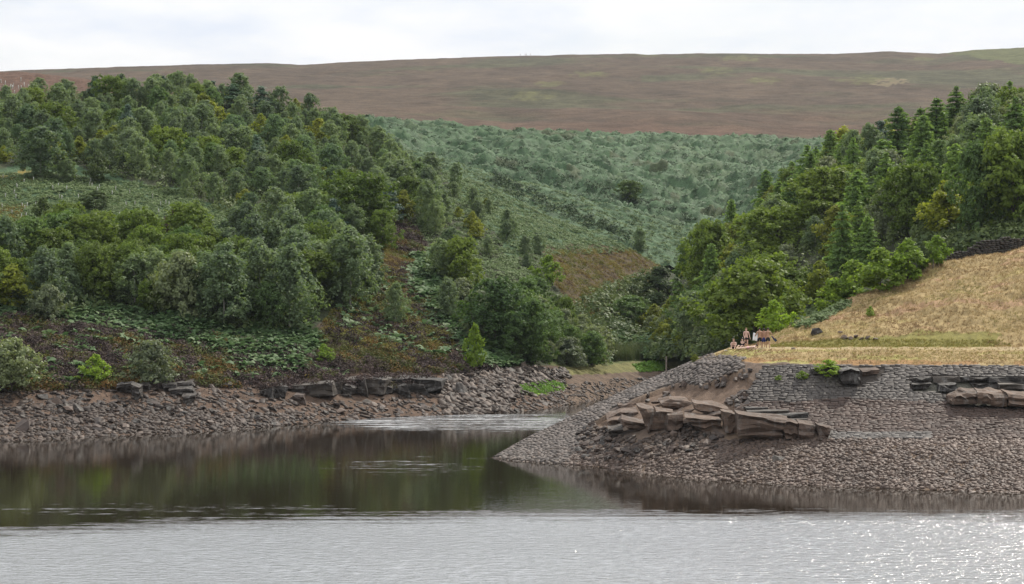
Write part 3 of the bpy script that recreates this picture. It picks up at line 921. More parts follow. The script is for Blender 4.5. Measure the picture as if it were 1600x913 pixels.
M_LEAF = {
    'birch': leaf_mat('birch_leaves', (0.101, 0.152, 0.076), (0.166, 0.215, 0.112), 0.42, 0.6, 0.2),
    'oak': leaf_mat('oak_leaves', (0.081, 0.129, 0.029), (0.135, 0.179, 0.036), 0.42, 0.55, 0.10),
    'young': leaf_mat('young_oak_leaves', (0.131, 0.165, 0.029), (0.209, 0.219, 0.040), 0.48, 0.55, 0.10),
    'pine': leaf_mat('pine_needles', (0.057, 0.106, 0.071), (0.089, 0.144, 0.086), 0.2, 0.6, 0.2),
    'larch': leaf_mat('larch_needles', (0.119, 0.194, 0.068), (0.171, 0.246, 0.081), 0.46, 0.6, 0.15),
    'dark': leaf_mat('hawthorn_leaves', (0.054, 0.082, 0.032), (0.080, 0.108, 0.041), 0.3, 0.6, 0.12),
    'copper': leaf_mat('copper_leaves', (0.055, 0.042, 0.026), (0.077, 0.055, 0.033), 0.25, 0.55, 0.2),
    'willow': leaf_mat('willow_leaves', (0.121, 0.154, 0.079), (0.182, 0.209, 0.116), 0.4, 0.55, 0.25),
    'bright': leaf_mat('fresh_green_leaves', (0.145, 0.225, 0.030), (0.190, 0.265, 0.042), 0.48, 0.55, 0.10),
    'ash': leaf_mat('ash_leaves', (0.083, 0.143, 0.068), (0.138, 0.199, 0.091), 0.4, 0.6, 0.18),
    'sapling': leaf_mat('sapling_leaves', (0.115, 0.190, 0.030), (0.165, 0.225, 0.042), 0.5, 0.55, 0.10),
    'alder': leaf_mat('alder_leaves', (0.072, 0.126, 0.041), (0.110, 0.165, 0.057), 0.38, 0.55, 0.10),
}
M_BARK = plain_mat('bark', (0.075, 0.060, 0.048), 0.9, 0.2, 0.35, 5)
M_BIRCHBARK = plain_mat('birch_bark', (0.30, 0.28, 0.25), 0.85, 0.2, 0.5, 3)

PROTO = {}
def proto(kind, cr, tr):
    V, F, t = cr
    mc = mesh_np(kind + '_crown', V, F, {'tint': t}); 
    mt = mesh_np(kind + '_trunk', tr[0], tr[1], smooth=True)
    h = V[:, 2].max()
    w = 2 * np.percentile(np.abs(V[:, :2]), 97)
    PROTO.setdefault(kind, []).append((mc, mt, h, w))

for k in range(4):
    g = np.random.default_rng(100 + k)
    proto('birch', clump_crown(g, 0.4, 8.0, 4.3, oval, 260, 27, 0.21, 0.42, 1.15, 0.5, fill=0.42), limbs(g, 8, 0.11, 1.4, 6, 0.25))
for k in range(4):
    g = np.random.default_rng(120 + k)
    proto('oak', clump_crown(g, 0.4, 7.0, 7.0, dome, 290, 31, 0.26, 0.58, 0.85, 0.25, fill=0.42), limbs(g, 7, 0.22, 2.6, 8, 0.2))
for k in range(4):
    g = np.random.default_rng(140 + k)
    proto('young', clump_crown(g, 0.3, 5.2, 4.4, egg, 110, 34, 0.26, 0.5, 0.95, 0.2, fill=0.4), limbs(g, 5, 0.10, 1.5, 7, 0.15))
for k in range(3):
    g = np.random.default_rng(160 + k)
    cr, tr = conifer(g, 9.5, 5.0, 27, 0.24, 2.0)
    proto('larch', cr, tr)
for k in range(3):
    g = np.random.default_rng(180 + k)
    proto('pine', clump_crown(g, 1.0, 9.0, 4.6, spire, 100, 46, 0.22, 0.55, 0.8), limbs(g, 9, 0.15, 1.6, 9, 0.25))
for k in range(3):
    g = np.random.default_rng(200 + k)
    proto('dark', clump_crown(g, 0.3, 4.6, 4.0, egg, 110, 46, 0.2, 0.45, 0.9, 0.2), limbs(g, 4.4, 0.12, 1.4, 7, 0.15))
for k in range(3):
    g = np.random.default_rng(220 + k)
    proto('willow', clump_crown(g, 0.1, 5.0, 5.6, bushp, 170, 42, 0.21, 0.52, 0.95, 0.2, fill=0.4), limbs(g, 4.6, 0.10, 2.0, 9, 0.05))
for k in range(3):
    g = np.random.default_rng(240 + k)
    proto('bright', clump_crown(g, 0.05, 3.4, 3.2, egg, 80, 36, 0.17, 0.38, 1.0, fill=0.45), limbs(g, 3.2, 0.05, 1.1, 8, 0.05))
for k in range(3):
    g = np.random.default_rng(260 + k)
    proto('alder', clump_crown(g, 0.4, 8.0, 6.2, oval, 280, 30, 0.25, 0.52, 0.95, 0.3, fill=0.42), limbs(g, 7.6, 0.17, 2.2, 8, 0.2))
PROTO['copper'] = PROTO['dark']
PROTO['sapling'] = PROTO['young']
PROTO['ash'] = PROTO['alder']

KNAME = {'birch': ('birch_tree', 'tree'), 'oak': ('oak_tree', 'tree'), 'young': ('young_oak_tree', 'tree'), 'larch': ('larch_tree', 'tree'), 'pine': ('pine_tree', 'tree'),
         'dark': ('hawthorn_tree', 'tree'), 'copper': ('hawthorn_tree', 'tree'), 'ash': ('ash_tree', 'tree'), 'sapling': ('young_oak_tree', 'tree'), 'willow': ('willow_tree', 'tree'), 'bright': ('bush', 'bush'), 'alder': ('alder_tree', 'tree')}
KWORD = {'ash': 'blue-green rounded ash', 'birch': 'grey-green birch', 'oak': 'broad oak', 'young': 'yellow-green young oak', 'larch': 'conical larch', 'pine': 'dark blue-green pine', 'dark': 'dark hawthorn',
         'copper': 'reddish dark hawthorn', 'willow': 'pale grey-green willow', 'bright': 'bright green bush', 'alder': 'deep green alder'}
_mats_cache = {}
def mesh_with(me, m):
    key = (me.name, m.name)
    if key not in _mats_cache:
        c = me if len(me.materials) == 0 else me.copy()
        if len(c.materials): c.materials.clear()
        c.materials.append(m)
        _mats_cache[key] = c
    return _mats_cache[key]

PLANTED = []      # x, y, px, py(mid), kind, ref
trng = np.random.default_rng(77)
def plant(kind, P, hm, wm, label=None, group=None, name=None, cat=None):
    """a tree or bush of height hm and width wm (metres) rooted at P"""
    pr = PROTO[kind][int(trng.integers(len(PROTO[kind])))]
    t = thing(name or KNAME[kind][0], label, cat or KNAME[kind][1], (P[0], P[1], P[2] - 0.05), group, trng.uniform(0, 6.28))
    t.scale = (wm / pr[3], wm / pr[3], hm / pr[2])
    bark = M_BIRCHBARK if kind == 'birch' else M_BARK
    obj('trunk' if kind != 'bright' else 'stems', mesh_with(pr[1], bark), None, t)
    obj('crown' if kind != 'bright' else 'foliage', mesh_with(pr[0], M_LEAF[kind]), None, t)
    return t

SH = {'L': [LEFT], 'R': [RIGHT], 'P': [PEN], 'S': [SPUR], 'K': [BANK], 'M': [MOORS]}
# trees one can point to: column and row of the foot, height and width (pixels of the photograph), kind, ground, label, short reference
MARK = [
    (153, 284, 52, 40, 'dark', 'L', 'dark round hawthorn standing alone at the top of the bracken clearing', 'the lone dark hawthorn above the bracken'),
    (63, 278, 84, 66, 'birch', 'L', 'large rounded grey birch on the far left beside the bracken clearing', 'the large grey birch left of the clearing'),
    (105, 283, 36, 28, 'birch', 'L', 'small pointed birch between the large grey birch and the lone dark hawthorn', 'the small birch above the clearing'),
    (277, 376, 58, 40, 'copper', 'L', 'dark reddish brown tree at the right end of the bracken clearing', 'the reddish dark tree below the clearing'),
    (68, 362, 58, 42, 'dark', 'L', 'dark bushy tree on the lower left edge of the bracken clearing', 'the dark tree under the clearing on the left'),
    (150, 328, 32, 50, 'dark', 'L', 'low wide dark shrub within the bracken clearing', 'the wide dark shrub in the clearing'),
    (150, 170, 52, 34, 'pine', 'L', 'dark pointed conifer rising above the trees near the red heath', 'the dark pointed conifer by the red heath'),
    (62, 150, 30, 24, 'birch', 'L', 'small round birch at the edge of the red heath by the tree tubes', 'the small birch by the red heath'),
    (100, 168, 38, 36, 'birch', 'L', 'rounded birch just left of the dark pointed conifer', 'the birch left of the dark conifer'),
    (255, 148, 30, 26, 'pine', 'L', 'small dark tree standing up on the upper edge of the wood', 'the small dark tree on the wood edge'),
    (332, 166, 40, 30, 'pine', 'L', 'spiky dark pine breaking the skyline of the left wood', 'the spiky skyline pine'),
    (365, 172, 42, 34, 'pine', 'L', 'spreading dark pine right of the spiky skyline pine', 'the spreading skyline pine'),
    (408, 180, 46, 36, 'pine', 'L', 'blue-green pine at the upper right shoulder of the left wood', 'the blue-green shoulder pine'),
    (590, 244, 50, 26, 'birch', 'L', 'slender birch at the right end of the upper wood beside the bracken', 'the slender birch at the wood end'),
    (547, 482, 132, 66, 'birch', 'L', 'tall weeping birch with bare dark trunk above the heather slope', 'the tall weeping birch'),
    (527, 472, 110, 46, 'birch', 'L', 'second birch close behind the tall weeping birch', 'the birch behind the weeping birch'),
    (284, 494, 106, 84, 'willow', 'L', 'broad silvery willow with pale leaves on its right side', 'the broad silvery willow'),
    (210, 478, 88, 60, 'birch', 'L', 'dark green birch between the silvery willow and the bracken bank', 'the birch left of the silvery willow'),
    (350, 512, 138, 76, 'birch', 'L', 'tall wide birch right of the silvery willow', 'the tall birch right of the silvery willow'),
    (405, 505, 136, 70, 'birch', 'L', 'tall drooping birch in the middle of the lower wood', 'the drooping birch of the lower wood'),
    (452, 520, 142, 78, 'birch', 'L', 'tall dense birch at the right end of the lower wood above the bracken', 'the dense birch at the lower wood end'),
    (145, 470, 96, 70, 'oak', 'L', 'dark broad oak in the left part of the lower wood', 'the dark oak on the left'),
    (75, 505, 64, 54, 'willow', 'L', 'grey-green sapling willow above the heather at far left', 'the sapling willow above the heather'),
    (20, 482, 72, 80, 'young', 'L', 'yellow-green tree at the left edge above the heather', 'the yellow-green tree at the left edge'),
    (560, 368, 106, 104, 'oak', 'L', 'very broad round oak in the middle of the left wood', 'the very broad round oak'),
    (597, 388, 62, 52, 'oak', 'L', 'dark oak just below the very broad round oak', 'the oak below the very broad one'),
    (720, 446, 82, 64, 'oak', 'L', 'dark rounded oak standing apart on the bracken flank', 'the rounded oak on the bracken flank'),
    (690, 436, 66, 44, 'birch', 'L', 'small grey birch left of the rounded oak on the bracken flank', 'the small birch on the bracken flank'),
    (668, 358, 80, 40, 'birch', 'L', 'tall grey birch at the right edge of the main wood', 'the grey birch at the wood edge'),
    (712, 300, 48, 24, 'birch', 'L', 'thin pale birch standing before the bracken spur', 'the thin birch before the spur'),
    (618, 508, 70, 34, 'birch', 'L', 'thin airy birch sapling on the heather slope', 'the airy sapling on the heather'),
    (700, 500, 70, 36, 'birch', 'L', 'pointed small birch within the pale bracken', 'the pointed birch in the bracken'),
    (775, 548, 118, 96, 'alder', 'L', 'big dark alder above the rocky shore left of the cove', 'the big dark alder by the cove'),
    (830, 566, 104, 76, 'alder', 'L', 'dark alder right of the big alder near the cove', 'the second dark alder by the cove'),
    (858, 446, 50, 46, 'bright', 'L', 'rounded light green bush on the bracken slope above the cove', 'the rounded light green bush above the cove'),
    (885, 570, 46, 60, 'willow', 'L', 'low round willow at the edge of the cove mud', 'the low willow at the cove'),
    (925, 571, 56, 52, 'alder', 'L', 'rounded dark alder casting shade on the cove grass', 'the rounded alder on the cove grass'),
    (742, 577, 74, 34, 'bright', 'L', 'slender bright green sapling above the stony shore', 'the slender bright sapling'),
    (18, 612, 88, 88, 'willow', 'L', 'large round grey-green willow bush at the left edge of the shore', 'the large shore willow'),
    (150, 599, 48, 48, 'bright', 'L', 'small vivid green bush among brown heather above the scree', 'the small vivid bush'),
    (238, 598, 70, 72, 'willow', 'L', 'airy pale green willow bush among heather above the scree', 'the airy shore willow'),
    (506, 566, 30, 36, 'bright', 'L', 'small dense lime green bush above the dark rock outcrop', 'the lime green bush'),
    (984, 314, 34, 38, 'oak', 'K', 'lone rounded tree on the far bracken hillside', 'the lone tree on the far bracken'),
    (1000, 392, 38, 22, 'birch', 'S', 'small dim tree low on the far bracken spur', 'the small dim tree on the spur'),
    (1030, 476, 62, 74, 'dark', 'L', 'dark round tree at the head of the cove valley', 'the dark tree at the valley head'),
    (985, 512, 52, 72, 'alder', 'L', 'green rounded alder in the valley behind the cove', 'the rounded valley alder'),
    (1022, 520, 46, 50, 'young', 'L', 'lighter green tree right of the rounded valley alder', 'the lighter valley tree'),
    (1110, 452, 112, 84, 'oak', 'R', 'tall dark oak at the left end of the right hand wood', 'the tall dark oak over the valley'),
    (1180, 536, 138, 150, 'oak', 'R', 'huge spreading dark oak behind the bathers', 'the huge oak behind the bathers'),
    (1208, 520, 54, 52, 'bright', 'P', 'bright yellow-green round bush right behind the bathers', 'the bright bush behind the bathers'),
    (1215, 408, 92, 112, 'oak', 'R', 'wide dark oak above the huge spreading oak', 'the wide oak above the huge oak'),
    (1297, 268, 66, 44, 'larch', 'R', 'pointed larch on the wood edge against the bracken', 'the pointed larch against the bracken'),
    (1318, 268, 58, 36, 'larch', 'R', 'slim larch right of the pointed larch against the bracken', 'the slim larch beside it'),
    (1275, 266, 40, 26, 'larch', 'R', 'small larch left of the pointed larch against the bracken', 'the small larch left of the pointed larch'),
    (1375, 246, 58, 42, 'pine', 'R', 'dark blue-green pine on the wood edge against the moor', 'the dark pine against the moor'),
    (1412, 240, 66, 40, 'larch', 'R', 'tall dark larch against the lower moor', 'the tall larch against the moor'),
    (1438, 232, 64, 44, 'larch', 'R', 'dense larch on the skyline of the right hand wood', 'the dense skyline larch'),
    (1463, 224, 72, 46, 'larch', 'R', 'tall bare-stemmed larch on the skyline of the right hand wood', 'the bare-stemmed larch'),
    (1494, 206, 74, 50, 'larch', 'R', 'highest larch of the right hand skyline row', 'the highest larch'),
    (1520, 214, 66, 38, 'larch', 'R', 'narrow larch standing forward of the skyline row', 'the narrow forward larch'),
    (1564, 190, 44, 40, 'pine', 'R', 'small dark pine among pale trees near the right skyline', 'the small dark skyline pine'),
    (1595, 180, 48, 34, 'larch', 'R', 'larch at the right edge of the photo against the moor', 'the larch at the right edge'),
    (1582, 352, 160, 120, 'oak', 'R', 'very large dark oak at the right edge above the stone wall', 'the very large oak above the stone wall'),
    (1530, 366, 150, 84, 'alder', 'R', 'tall draped tree left of the very large oak by the wall', 'the tall draped tree by the wall'),
    (1480, 372, 92, 80, 'young', 'R', 'yellow-green tree behind the staked saplings', 'the yellow-green tree behind the saplings'),
    (1390, 372, 92, 72, 'willow', 'R', 'grey-green willow in the middle of the right hand wood', 'the grey willow of the right wood'),
    (1340, 352, 88, 62, 'larch', 'R', 'feathery larch in the middle of the right hand wood', 'the feathery larch'),
    (1380, 300, 84, 66, 'larch', 'R', 'dark feathery larch below the skyline pine', 'the dark feathery larch'),
    (1290, 350, 92, 120, 'oak', 'R', 'long domed yellow-green oak in the right hand wood', 'the long domed oak'),
    (1463, 414, 48, 40, 'sapling', 'P', 'small leafy sapling tied to stakes on the grass hill', 'the staked sapling'),
    (1442, 422, 46, 24, 'dark', 'P', 'narrow dark sapling left of the staked sapling', 'the dark sapling'),
    (1418, 436, 66, 64, 'sapling', 'P', 'leafy young oak at the top of the green row beside the grass', 'the upper oak of the green row'),
    (1376, 454, 70, 78, 'sapling', 'P', 'wide young oak in the green row beside the dry grass', 'the wide oak of the green row'),
    (1335, 474, 70, 72, 'sapling', 'R', 'young oak lower in the green row beside the dry grass', 'the lower oak of the green row'),
    (1300, 490, 56, 60, 'bright', 'R', 'bright green bush at the lower end of the green row', 'the lowest bush of the green row'),
    (1296, 588, 28, 46, 'bright', 'P', 'spreading green bush growing out of the top of the stone wall', 'the bush on the stone wall'),
    (1253, 592, 14, 20, 'bright', 'P', 'small green tuft bush left of the bush on the stone wall', 'the tuft on the stone wall'),
    (1217, 594, 9, 14, 'bright', 'P', 'tiny green tuft at the upper left of the stone wall', 'the tiny wall tuft'),
    (1086, 566, 14, 14, 'young', 'P', 'small yellowish bush at the top of the grey pitching', 'the yellowish pitching bush'),
    (1065, 562, 36, 34, 'bright', 'R', 'light green bush beside the stream mouth behind the pitching', 'the bush by the stream mouth'),
    (1360, 495, 18, 16, 'bright', 'P', 'small green sapling on the dry grass hill', 'the small sapling on the dry grass'),
]
MARKS = []
for (px, py, hp, wp, kind, sh, label, ref) in MARK:
    hit = ray(px, py, SH[sh])
    for step in range(1, 12):
        if hit is None: hit = ray(px, py + 2 * step, SH[sh])
    if hit is None: hit = ray(px, py); print('fallback', label)
    P = hit[0]
    s = P.y / FPX
    t = plant(kind, P, hp * s, wp * s, label)
    MARKS.append((px, py - hp * 0.5, ref, P, wp * s))
    PLANTED.append((P.x, P.y, wp * s / 2))

# the rest of the woods
def wood(sheet, poly, spacing, kinds, hm, where, group, tries=6000, seed=1, maxn=400):
    rng = np.random.default_rng(seed)
    P, N = sample_sheet(sheet, tries, poly, None, None, rng, ragged=10)
    n = 0
    names, wts = zip(*kinds)
    for p in P:
        if n >= maxn: break
        r = spacing * rng.uniform(0.8, 1.25)
        if any((p[0] - q[0]) ** 2 + (p[1] - q[1]) ** 2 < (max(r, 0.75 * q[2])) ** 2 for q in PLANTED): continue
        px, py = w2p(*p)
        if px < -70 or px > 1680: continue
        cl = fbm(p[0] / 14, p[1] / 14, seed) * 0.9 + 0.5
        cum = np.cumsum(wts) / sum(wts)
        kind = names[min(len(names) - 1, int(np.searchsorted(cum, np.clip(cl * 0.7 + rng.random() * 0.3, 0, 0.999))))]
        h = hm * rng.uniform(0.6, 1.32)
        ratio = {'birch': 0.60, 'ash': 0.72, 'oak': 0.88, 'young': 0.85, 'larch': 0.5, 'pine': 0.55, 'dark': 0.85, 'willow': 0.95, 'alder': 0.78, 'bright': 0.9, 'copper': 0.8}[kind]
        if kind in ('young', 'willow'): h *= 0.8
        if kind == 'bright': h *= 0.5
        w = h * ratio * rng.uniform(0.85, 1.2)
        t = plant(kind, p, h, w, None, group)
        FILL.append((t, kind, px, py - h * 0.5 * FPX / p[1], where))
        PLANTED.append((p[0], p[1], w / 2 * 0.8))
        n += 1
    return n
FILL = []
UPPER = [(-90, 190), (0, 178), (60, 158), (130, 160), (190, 150), (260, 152), (330, 160), (410, 172), (480, 186), (560, 222), (620, 254), (680, 300), (690, 350), (680, 372), (655, 352), (640, 342),
         (600, 360), (590, 400), (560, 440), (500, 410), (430, 385), (360, 335), (290, 312), (200, 286), (130, 258), (60, 262), (0, 258), (-90, 262)]
LOWER = [(-90, 425), (30, 400), (110, 396), (200, 402), (270, 408), (330, 392), (420, 392), (480, 405), (560, 440), (580, 455), (520, 470), (480, 500), (440, 520), (380, 515), (300, 498), (200, 482), (120, 484), (60, 494), (-90, 480)]
SIDE = [(735, 505), (770, 488), (810, 484), (860, 498), (900, 520), (945, 545), (940, 566), (870, 566), (800, 562), (750, 535), (720, 470)]
GULLY = [(700, 310), (760, 330), (820, 375), (880, 430), (930, 480), (900, 490), (840, 440), (760, 400)]
n1 = wood(LEFT, UPPER, 2.75, [('young', 3.4), ('ash', 1.2), ('birch', 3.2), ('oak', 0.5), ('alder', 0.5), ('pine', 0.5), ('ash', 1.7)], 5.4, 'the upper wood on the left hill', 'trees of the upper left wood', seed=3, maxn=430, tries=9000)
n2 = wood(LEFT, LOWER, 3.0, [('birch', 3), ('oak', 2), ('alder', 1.2), ('willow', 1.2), ('dark', 0.8)], 6.0, 'the lower wood on the left hill', 'trees of the lower left wood', seed=4, maxn=110)
n3 = wood(LEFT, SIDE, 3.2, [('alder', 2), ('willow', 1.5), ('oak', 1.5), ('bright', 0.6)], 4.7, 'the thicket left of the cove', 'trees of the thicket by the cove', seed=5, maxn=60)
n4 = wood(LEFT, GULLY, 12.0, [('birch', 3), ('young', 1), ('willow', 1)], 3.0, 'the bracken flank above the cove', 'scattered small trees on the bracken flank', seed=6, maxn=30)
RW = [(1075, 430), (1130, 392), (1180, 350), (1230, 312), (1270, 276), (1350, 250), (1400, 234), (1500, 208), (1600, 186), (1700, 168), (1700, 340), (1600, 372), (1510, 384), (1450, 405), (1400, 428), (1330, 470),
      (1250, 500), (1160, 535), (1100, 545), (1060, 530), (1060, 470)]
n7 = wood(LEFT, [(640, 285), (700, 300), (790, 350), (850, 390), (840, 430), (760, 400), (700, 400), (655, 350)], 6.2, [('birch', 3), ('young', 1.5)], 3.6, 'the bracken flank beside the main wood', 'trees on the flank beside the main wood', seed=9, maxn=40)
n5 = wood(RIGHT, RW, 3.6, [('oak', 1.6), ('young', 1.3), ('larch', 2.6), ('willow', 1.0), ('birch', 1.6), ('alder', 2), ('oak', 0.8)], 7.0, 'the right hand wood', 'trees of the right hand wood', seed=7, maxn=190)
VAL = [(960, 500), (1000, 470), (1060, 470), (1090, 480), (1060, 540), (1000, 556), (960, 540)]
n6 = wood(RIGHT, [(1010, 520), (1060, 470), (1100, 480), (1100, 540), (1050, 555)], 3.4, [('young', 1), ('willow', 1), ('alder', 1)], 4.0, 'the slope behind the stream mouth', 'bushes behind the stream mouth', seed=8, maxn=30)
print('woods', n1, n2, n3, n4, n5, n6)

def rel(px, py, rx, ry):
    dx, dy = px - rx, py - ry
    if abs(dx) > abs(dy) * 1.2: return 'right of' if dx > 0 else 'left of'
    return 'below' if dy > 0 else 'above'
USED = {}
RATIO = {'birch': 0.60, 'ash': 0.72, 'oak': 0.88, 'young': 0.85, 'larch': 0.5, 'pine': 0.55, 'dark': 0.85, 'willow': 0.95, 'alder': 0.78, 'bright': 0.9, 'copper': 0.8}
FILL.sort(key=lambda f: (f[2], f[3]))
for (t, kind, px, py, where) in FILL:
    order = sorted(MARKS, key=lambda m: (m[0] - px) ** 2 + 1.3 * (m[1] - py) ** 2)[:12]
    best = None
    hp = t.scale[2] * PROTO[kind][0][2]
    wr = t.scale[0] * PROTO[kind][0][3] / hp
    base_r = RATIO[kind]
    shape = 'slender' if wr < base_r * 0.95 else ('broad' if wr > base_r * 1.1 else '')
    if kind == 'oak' and shape == 'broad': shape = ''
    sizes = ' '.join((('small' if hp < 4.4 else ('tall' if hp > 6.6 else '')) + ' ' + shape).split())
    for (mx, my, ref, P, wd) in order:
        for sz in ((sizes,) if sizes else ('', 'medium sized')):
            near = 'close ' if (mx - px) ** 2 + (my - py) ** 2 < 45 ** 2 else ''
            lb = ' '.join(('%s %s %s%s %s' % (sz, KWORD[kind], near, rel(px, py, mx, my), ref)).split())
            if lb not in USED: best = lb; break
        if best: break
    if best is None:
        best = '%s crowded in %s' % (' '.join((sizes + ' ' + KWORD[kind]).split()), where)
    USED[best] = USED.get(best, 0) + 1
    t['label'] = best
print('shared tree labels', sum(v for v in USED.values() if v > 1), len(FILL))
# ------------------------------------------------------------------ ground vegetation that nobody could count
def frond_clump(rng, nf, L, seg=3, w=0.30):
    """arching bracken fronds from one root"""
    V, F = [], []
    for k in range(nf):
        a = 6.283 * k / nf + rng.uniform(-0.4, 0.4)
        l = L * rng.uniform(0.7, 1.15)
        up = rng.uniform(0.75, 1.15)
        b = len(V)
        sd = np.array((-math.sin(a), math.cos(a), rng.uniform(-0.2, 0.2)))
        for i in range(seg + 1):
            t = i / seg
            r = l * (0.12 + 0.85 * t)
            z = l * up * (0.25 + 1.0 * t - 0.85 * t * t)
            wd = w * l * (0.55 + 1.3 * t - 1.8 * t * t) if i else w * l * 0.45
            c = np.array((math.cos(a) * r, math.sin(a) * r, z))
            V += [c - sd * wd, c + sd * wd - np.array((0, 0, 0.05 * l))]
        for i in range(seg):
            F.append((b + 2 * i, b + 2 * i + 1, b + 2 * i + 3, b + 2 * i + 2))
    return np.array(V), np.array(F)

def tuft(rng, nb, h, spread, w):
    V, F = [], []
    for k in range(nb):
        a = rng.uniform(0, 6.283)
        r0 = rng.uniform(0, spread * 0.4)
        hh = h * rng.uniform(0.5, 1.15)
        d = np.array((math.cos(a), math.sin(a), 0)); sd = np.array((-d[1], d[0], 0)) * w
        p0 = d * r0 + np.array((0, 0, -0.05)); p1 = d * (r0 + spread * rng.uniform(0.2, 0.8)) + np.array((0, 0, hh))
        b = len(V)
        V += [p0 - sd, p0 + sd, p1 + sd * 0.3, p1 - sd * 0.3]
        F.append((b, b + 1, b + 2, b + 3))
    return np.array(V), np.array(F)

def mound(rng, n, r, h, leaf, up=0.0):
    d = sphere_pts(n, rng); d[:, 2] = np.abs(d[:, 2])
    C = d * np.array((r, r, h)) * rng.uniform(0.7, 1.08, (n, 1))
    V, F, _ = leaves(C, d + rng.normal(size=(n, 3)) * 0.5 + np.array((0, 0, up)), leaf, rng)
    return V, F

def cover_leaf(name, stops, rough=0.6, spec=0.25, trans=0.25):
    m, n, l, p = newmat(name)
    nt = m.node_tree
    c = ramp(nt, attr(nt, 'tint', 'Fac'), stops)
    l.new(c, p.inputs['Base Color'])
    p.inputs['Roughness'].default_value = rough
    p.inputs['Specular IOR Level'].default_value = spec
    tr = nt.nodes.new('ShaderNodeBsdfTranslucent')
    l.new(c, tr.inputs['Color'])
    ms = nt.nodes.new('ShaderNodeMixShader'); ms.inputs['Fac'].default_value = trans
    l.new(p.outputs[0], ms.inputs[1]); l.new(tr.outputs[0], ms.inputs[2])
    l.new(ms.outputs[0], nt.nodes['Material Output'].inputs['Surface'])
    return m

M_FERN = cover_leaf('bracken_fronds', [(0, (0.060, 0.115, 0.040)), (0.7, (0.100, 0.160, 0.065)), (1, (0.135, 0.190, 0.085))], 0.62, 0.2, 0.35)
M_FERNPALE = cover_leaf('pale_bracken_fronds', [(0, (0.085, 0.130, 0.046)), (0.6, (0.125, 0.175, 0.068)), (1, (0.160, 0.205, 0.095))], 0.65, 0.12, 0.3)
M_FERNFAR = cover_leaf('far_bracken_fronds', [(0, (0.062, 0.106, 0.050)), (0.6, (0.092, 0.140, 0.072)), (1, (0.135, 0.172, 0.105))], 0.6, 0.15, 0.3)
M_HEATH = cover_leaf('heather_shoots', [(0, (0.034, 0.026, 0.022)), (0.32, (0.075, 0.054, 0.050)), (0.5, (0.115, 0.086, 0.080)), (0.62, (0.070, 0.060, 0.028)), (0.78, (0.080, 0.088, 0.026)), (0.9, (0.070, 0.095, 0.030)), (1, (0.140, 0.072, 0.024))], 0.8, 0.1, 0.15)
M_BILB = cover_leaf('bilberry_shoots', [(0, (0.085, 0.095, 0.024)), (0.5, (0.165, 0.155, 0.032)), (0.8, (0.200, 0.140, 0.032)), (1, (0.085, 0.055, 0.040))], 0.7, 0.15, 0.25)
M_UNDER = cover_leaf('undergrowth_leaves', [(0, (0.060, 0.092, 0.032)), (1, (0.115, 0.150, 0.045))], 0.6, 0.2, 0.3)
M_DRYG = cover_leaf('dry_grass_blades', [(0, (0.22, 0.150, 0.080)), (0.35, (0.32, 0.235, 0.115)), (0.62, (0.38, 0.295, 0.155)), (0.82, (0.25, 0.215, 0.080)), (1, (0.17, 0.17, 0.055))], 0.7, 0.15, 0.42)
M_GRNG = cover_leaf('green_grass_blades', [(0, (0.125, 0.125, 0.03)), (0.6, (0.20, 0.185, 0.045)), (1, (0.24, 0.185, 0.06))], 0.7, 0.15, 0.5)
M_RUSH = cover_leaf('rush_stems', [(0, (0.06, 0.085, 0.03)), (0.6, (0.10, 0.13, 0.045)), (1, (0.15, 0.16, 0.075))], 0.6, 0.2, 0.25)
M_HERB = cover_leaf('lush_herb_leaves', [(0, (0.10, 0.20, 0.03)), (1, (0.17, 0.29, 0.045))], 0.6, 0.2, 0.35)

def stuff(name, label, cat, m, protos, P, scl, seed, tilt=0.25, tints=None):
    rng = np.random.default_rng(seed)
    S = rng.uniform(scl[0], scl[1], len(P)) if isinstance(scl, tuple) else scl
    V, F, t = scatter(protos, P, rots(len(P), rng, tilt), S, rng, tints)
    # colour also varies within a clump
    t = np.clip(t + rng.normal(size=len(t)) * 0.08, 0, 1)
    o = obj(name, mesh_np(name, V, F, {'tint': t}), m)
    return tag(o, label, cat, None, 'stuff')

crng = np.random.default_rng(500)
fern_near = [frond_clump(crng, 8, 0.95, 3) for _ in range(5)]
fern_mid = [frond_clump(crng, 6, 1.0, 2, 0.34) for _ in range(4)]
B1 = [(-80, 462), (90, 470), (180, 480), (290, 500), (400, 528), (480, 520), (500, 545), (470, 590), (430, 580), (380, 560), (280, 535), (190, 520), (110, 510), (60, 500), (-80, 480)]
B2 = [(640, 400), (700, 395), (770, 500), (830, 566), (770, 578), (735, 560), (690, 510), (650, 450)]
B3 = [(-90, 262), (0, 268), (120, 272), (220, 290), (300, 308), (410, 352), (300, 378), (200, 358), (60, 352), (-90, 360)]
B4 = [(670, 262), (700, 262), (760, 288), (840, 330), (920, 362), (985, 390), (930, 400), (860, 400), (860, 460), (830, 450), (760, 400), (700, 330)]
def pts(sheet, n, poly=None, seed=1, **k):
    return sample_sheet(sheet, n, poly, rng=np.random.default_rng(seed), **k)[0]
P = np.concatenate([pts(LEFT, 260, [(500, 530), (540, 470), (570, 430), (640, 400), (720, 490), (765, 560), (690, 565)], 69, ragged=20), pts(LEFT, 260, [(-80, 510), (110, 500), (330, 536), (470, 560), (560, 560), (540, 590), (300, 596), (-80, 606)], 70), pts(LEFT, 2300, B1, 1, ragged=18), pts(LEFT, 2300, B2, 2, ragged=14),
                    pts(LEFT, 800, [(880, 545), (950, 520), (1010, 535), (1000, 556), (940, 566)], 3, ragged=6), pts(RIGHT, 1200, [(960, 600), (1020, 500), (1090, 440), (1100, 480), (1070, 540), (1000, 575)], 4, ragged=6)])
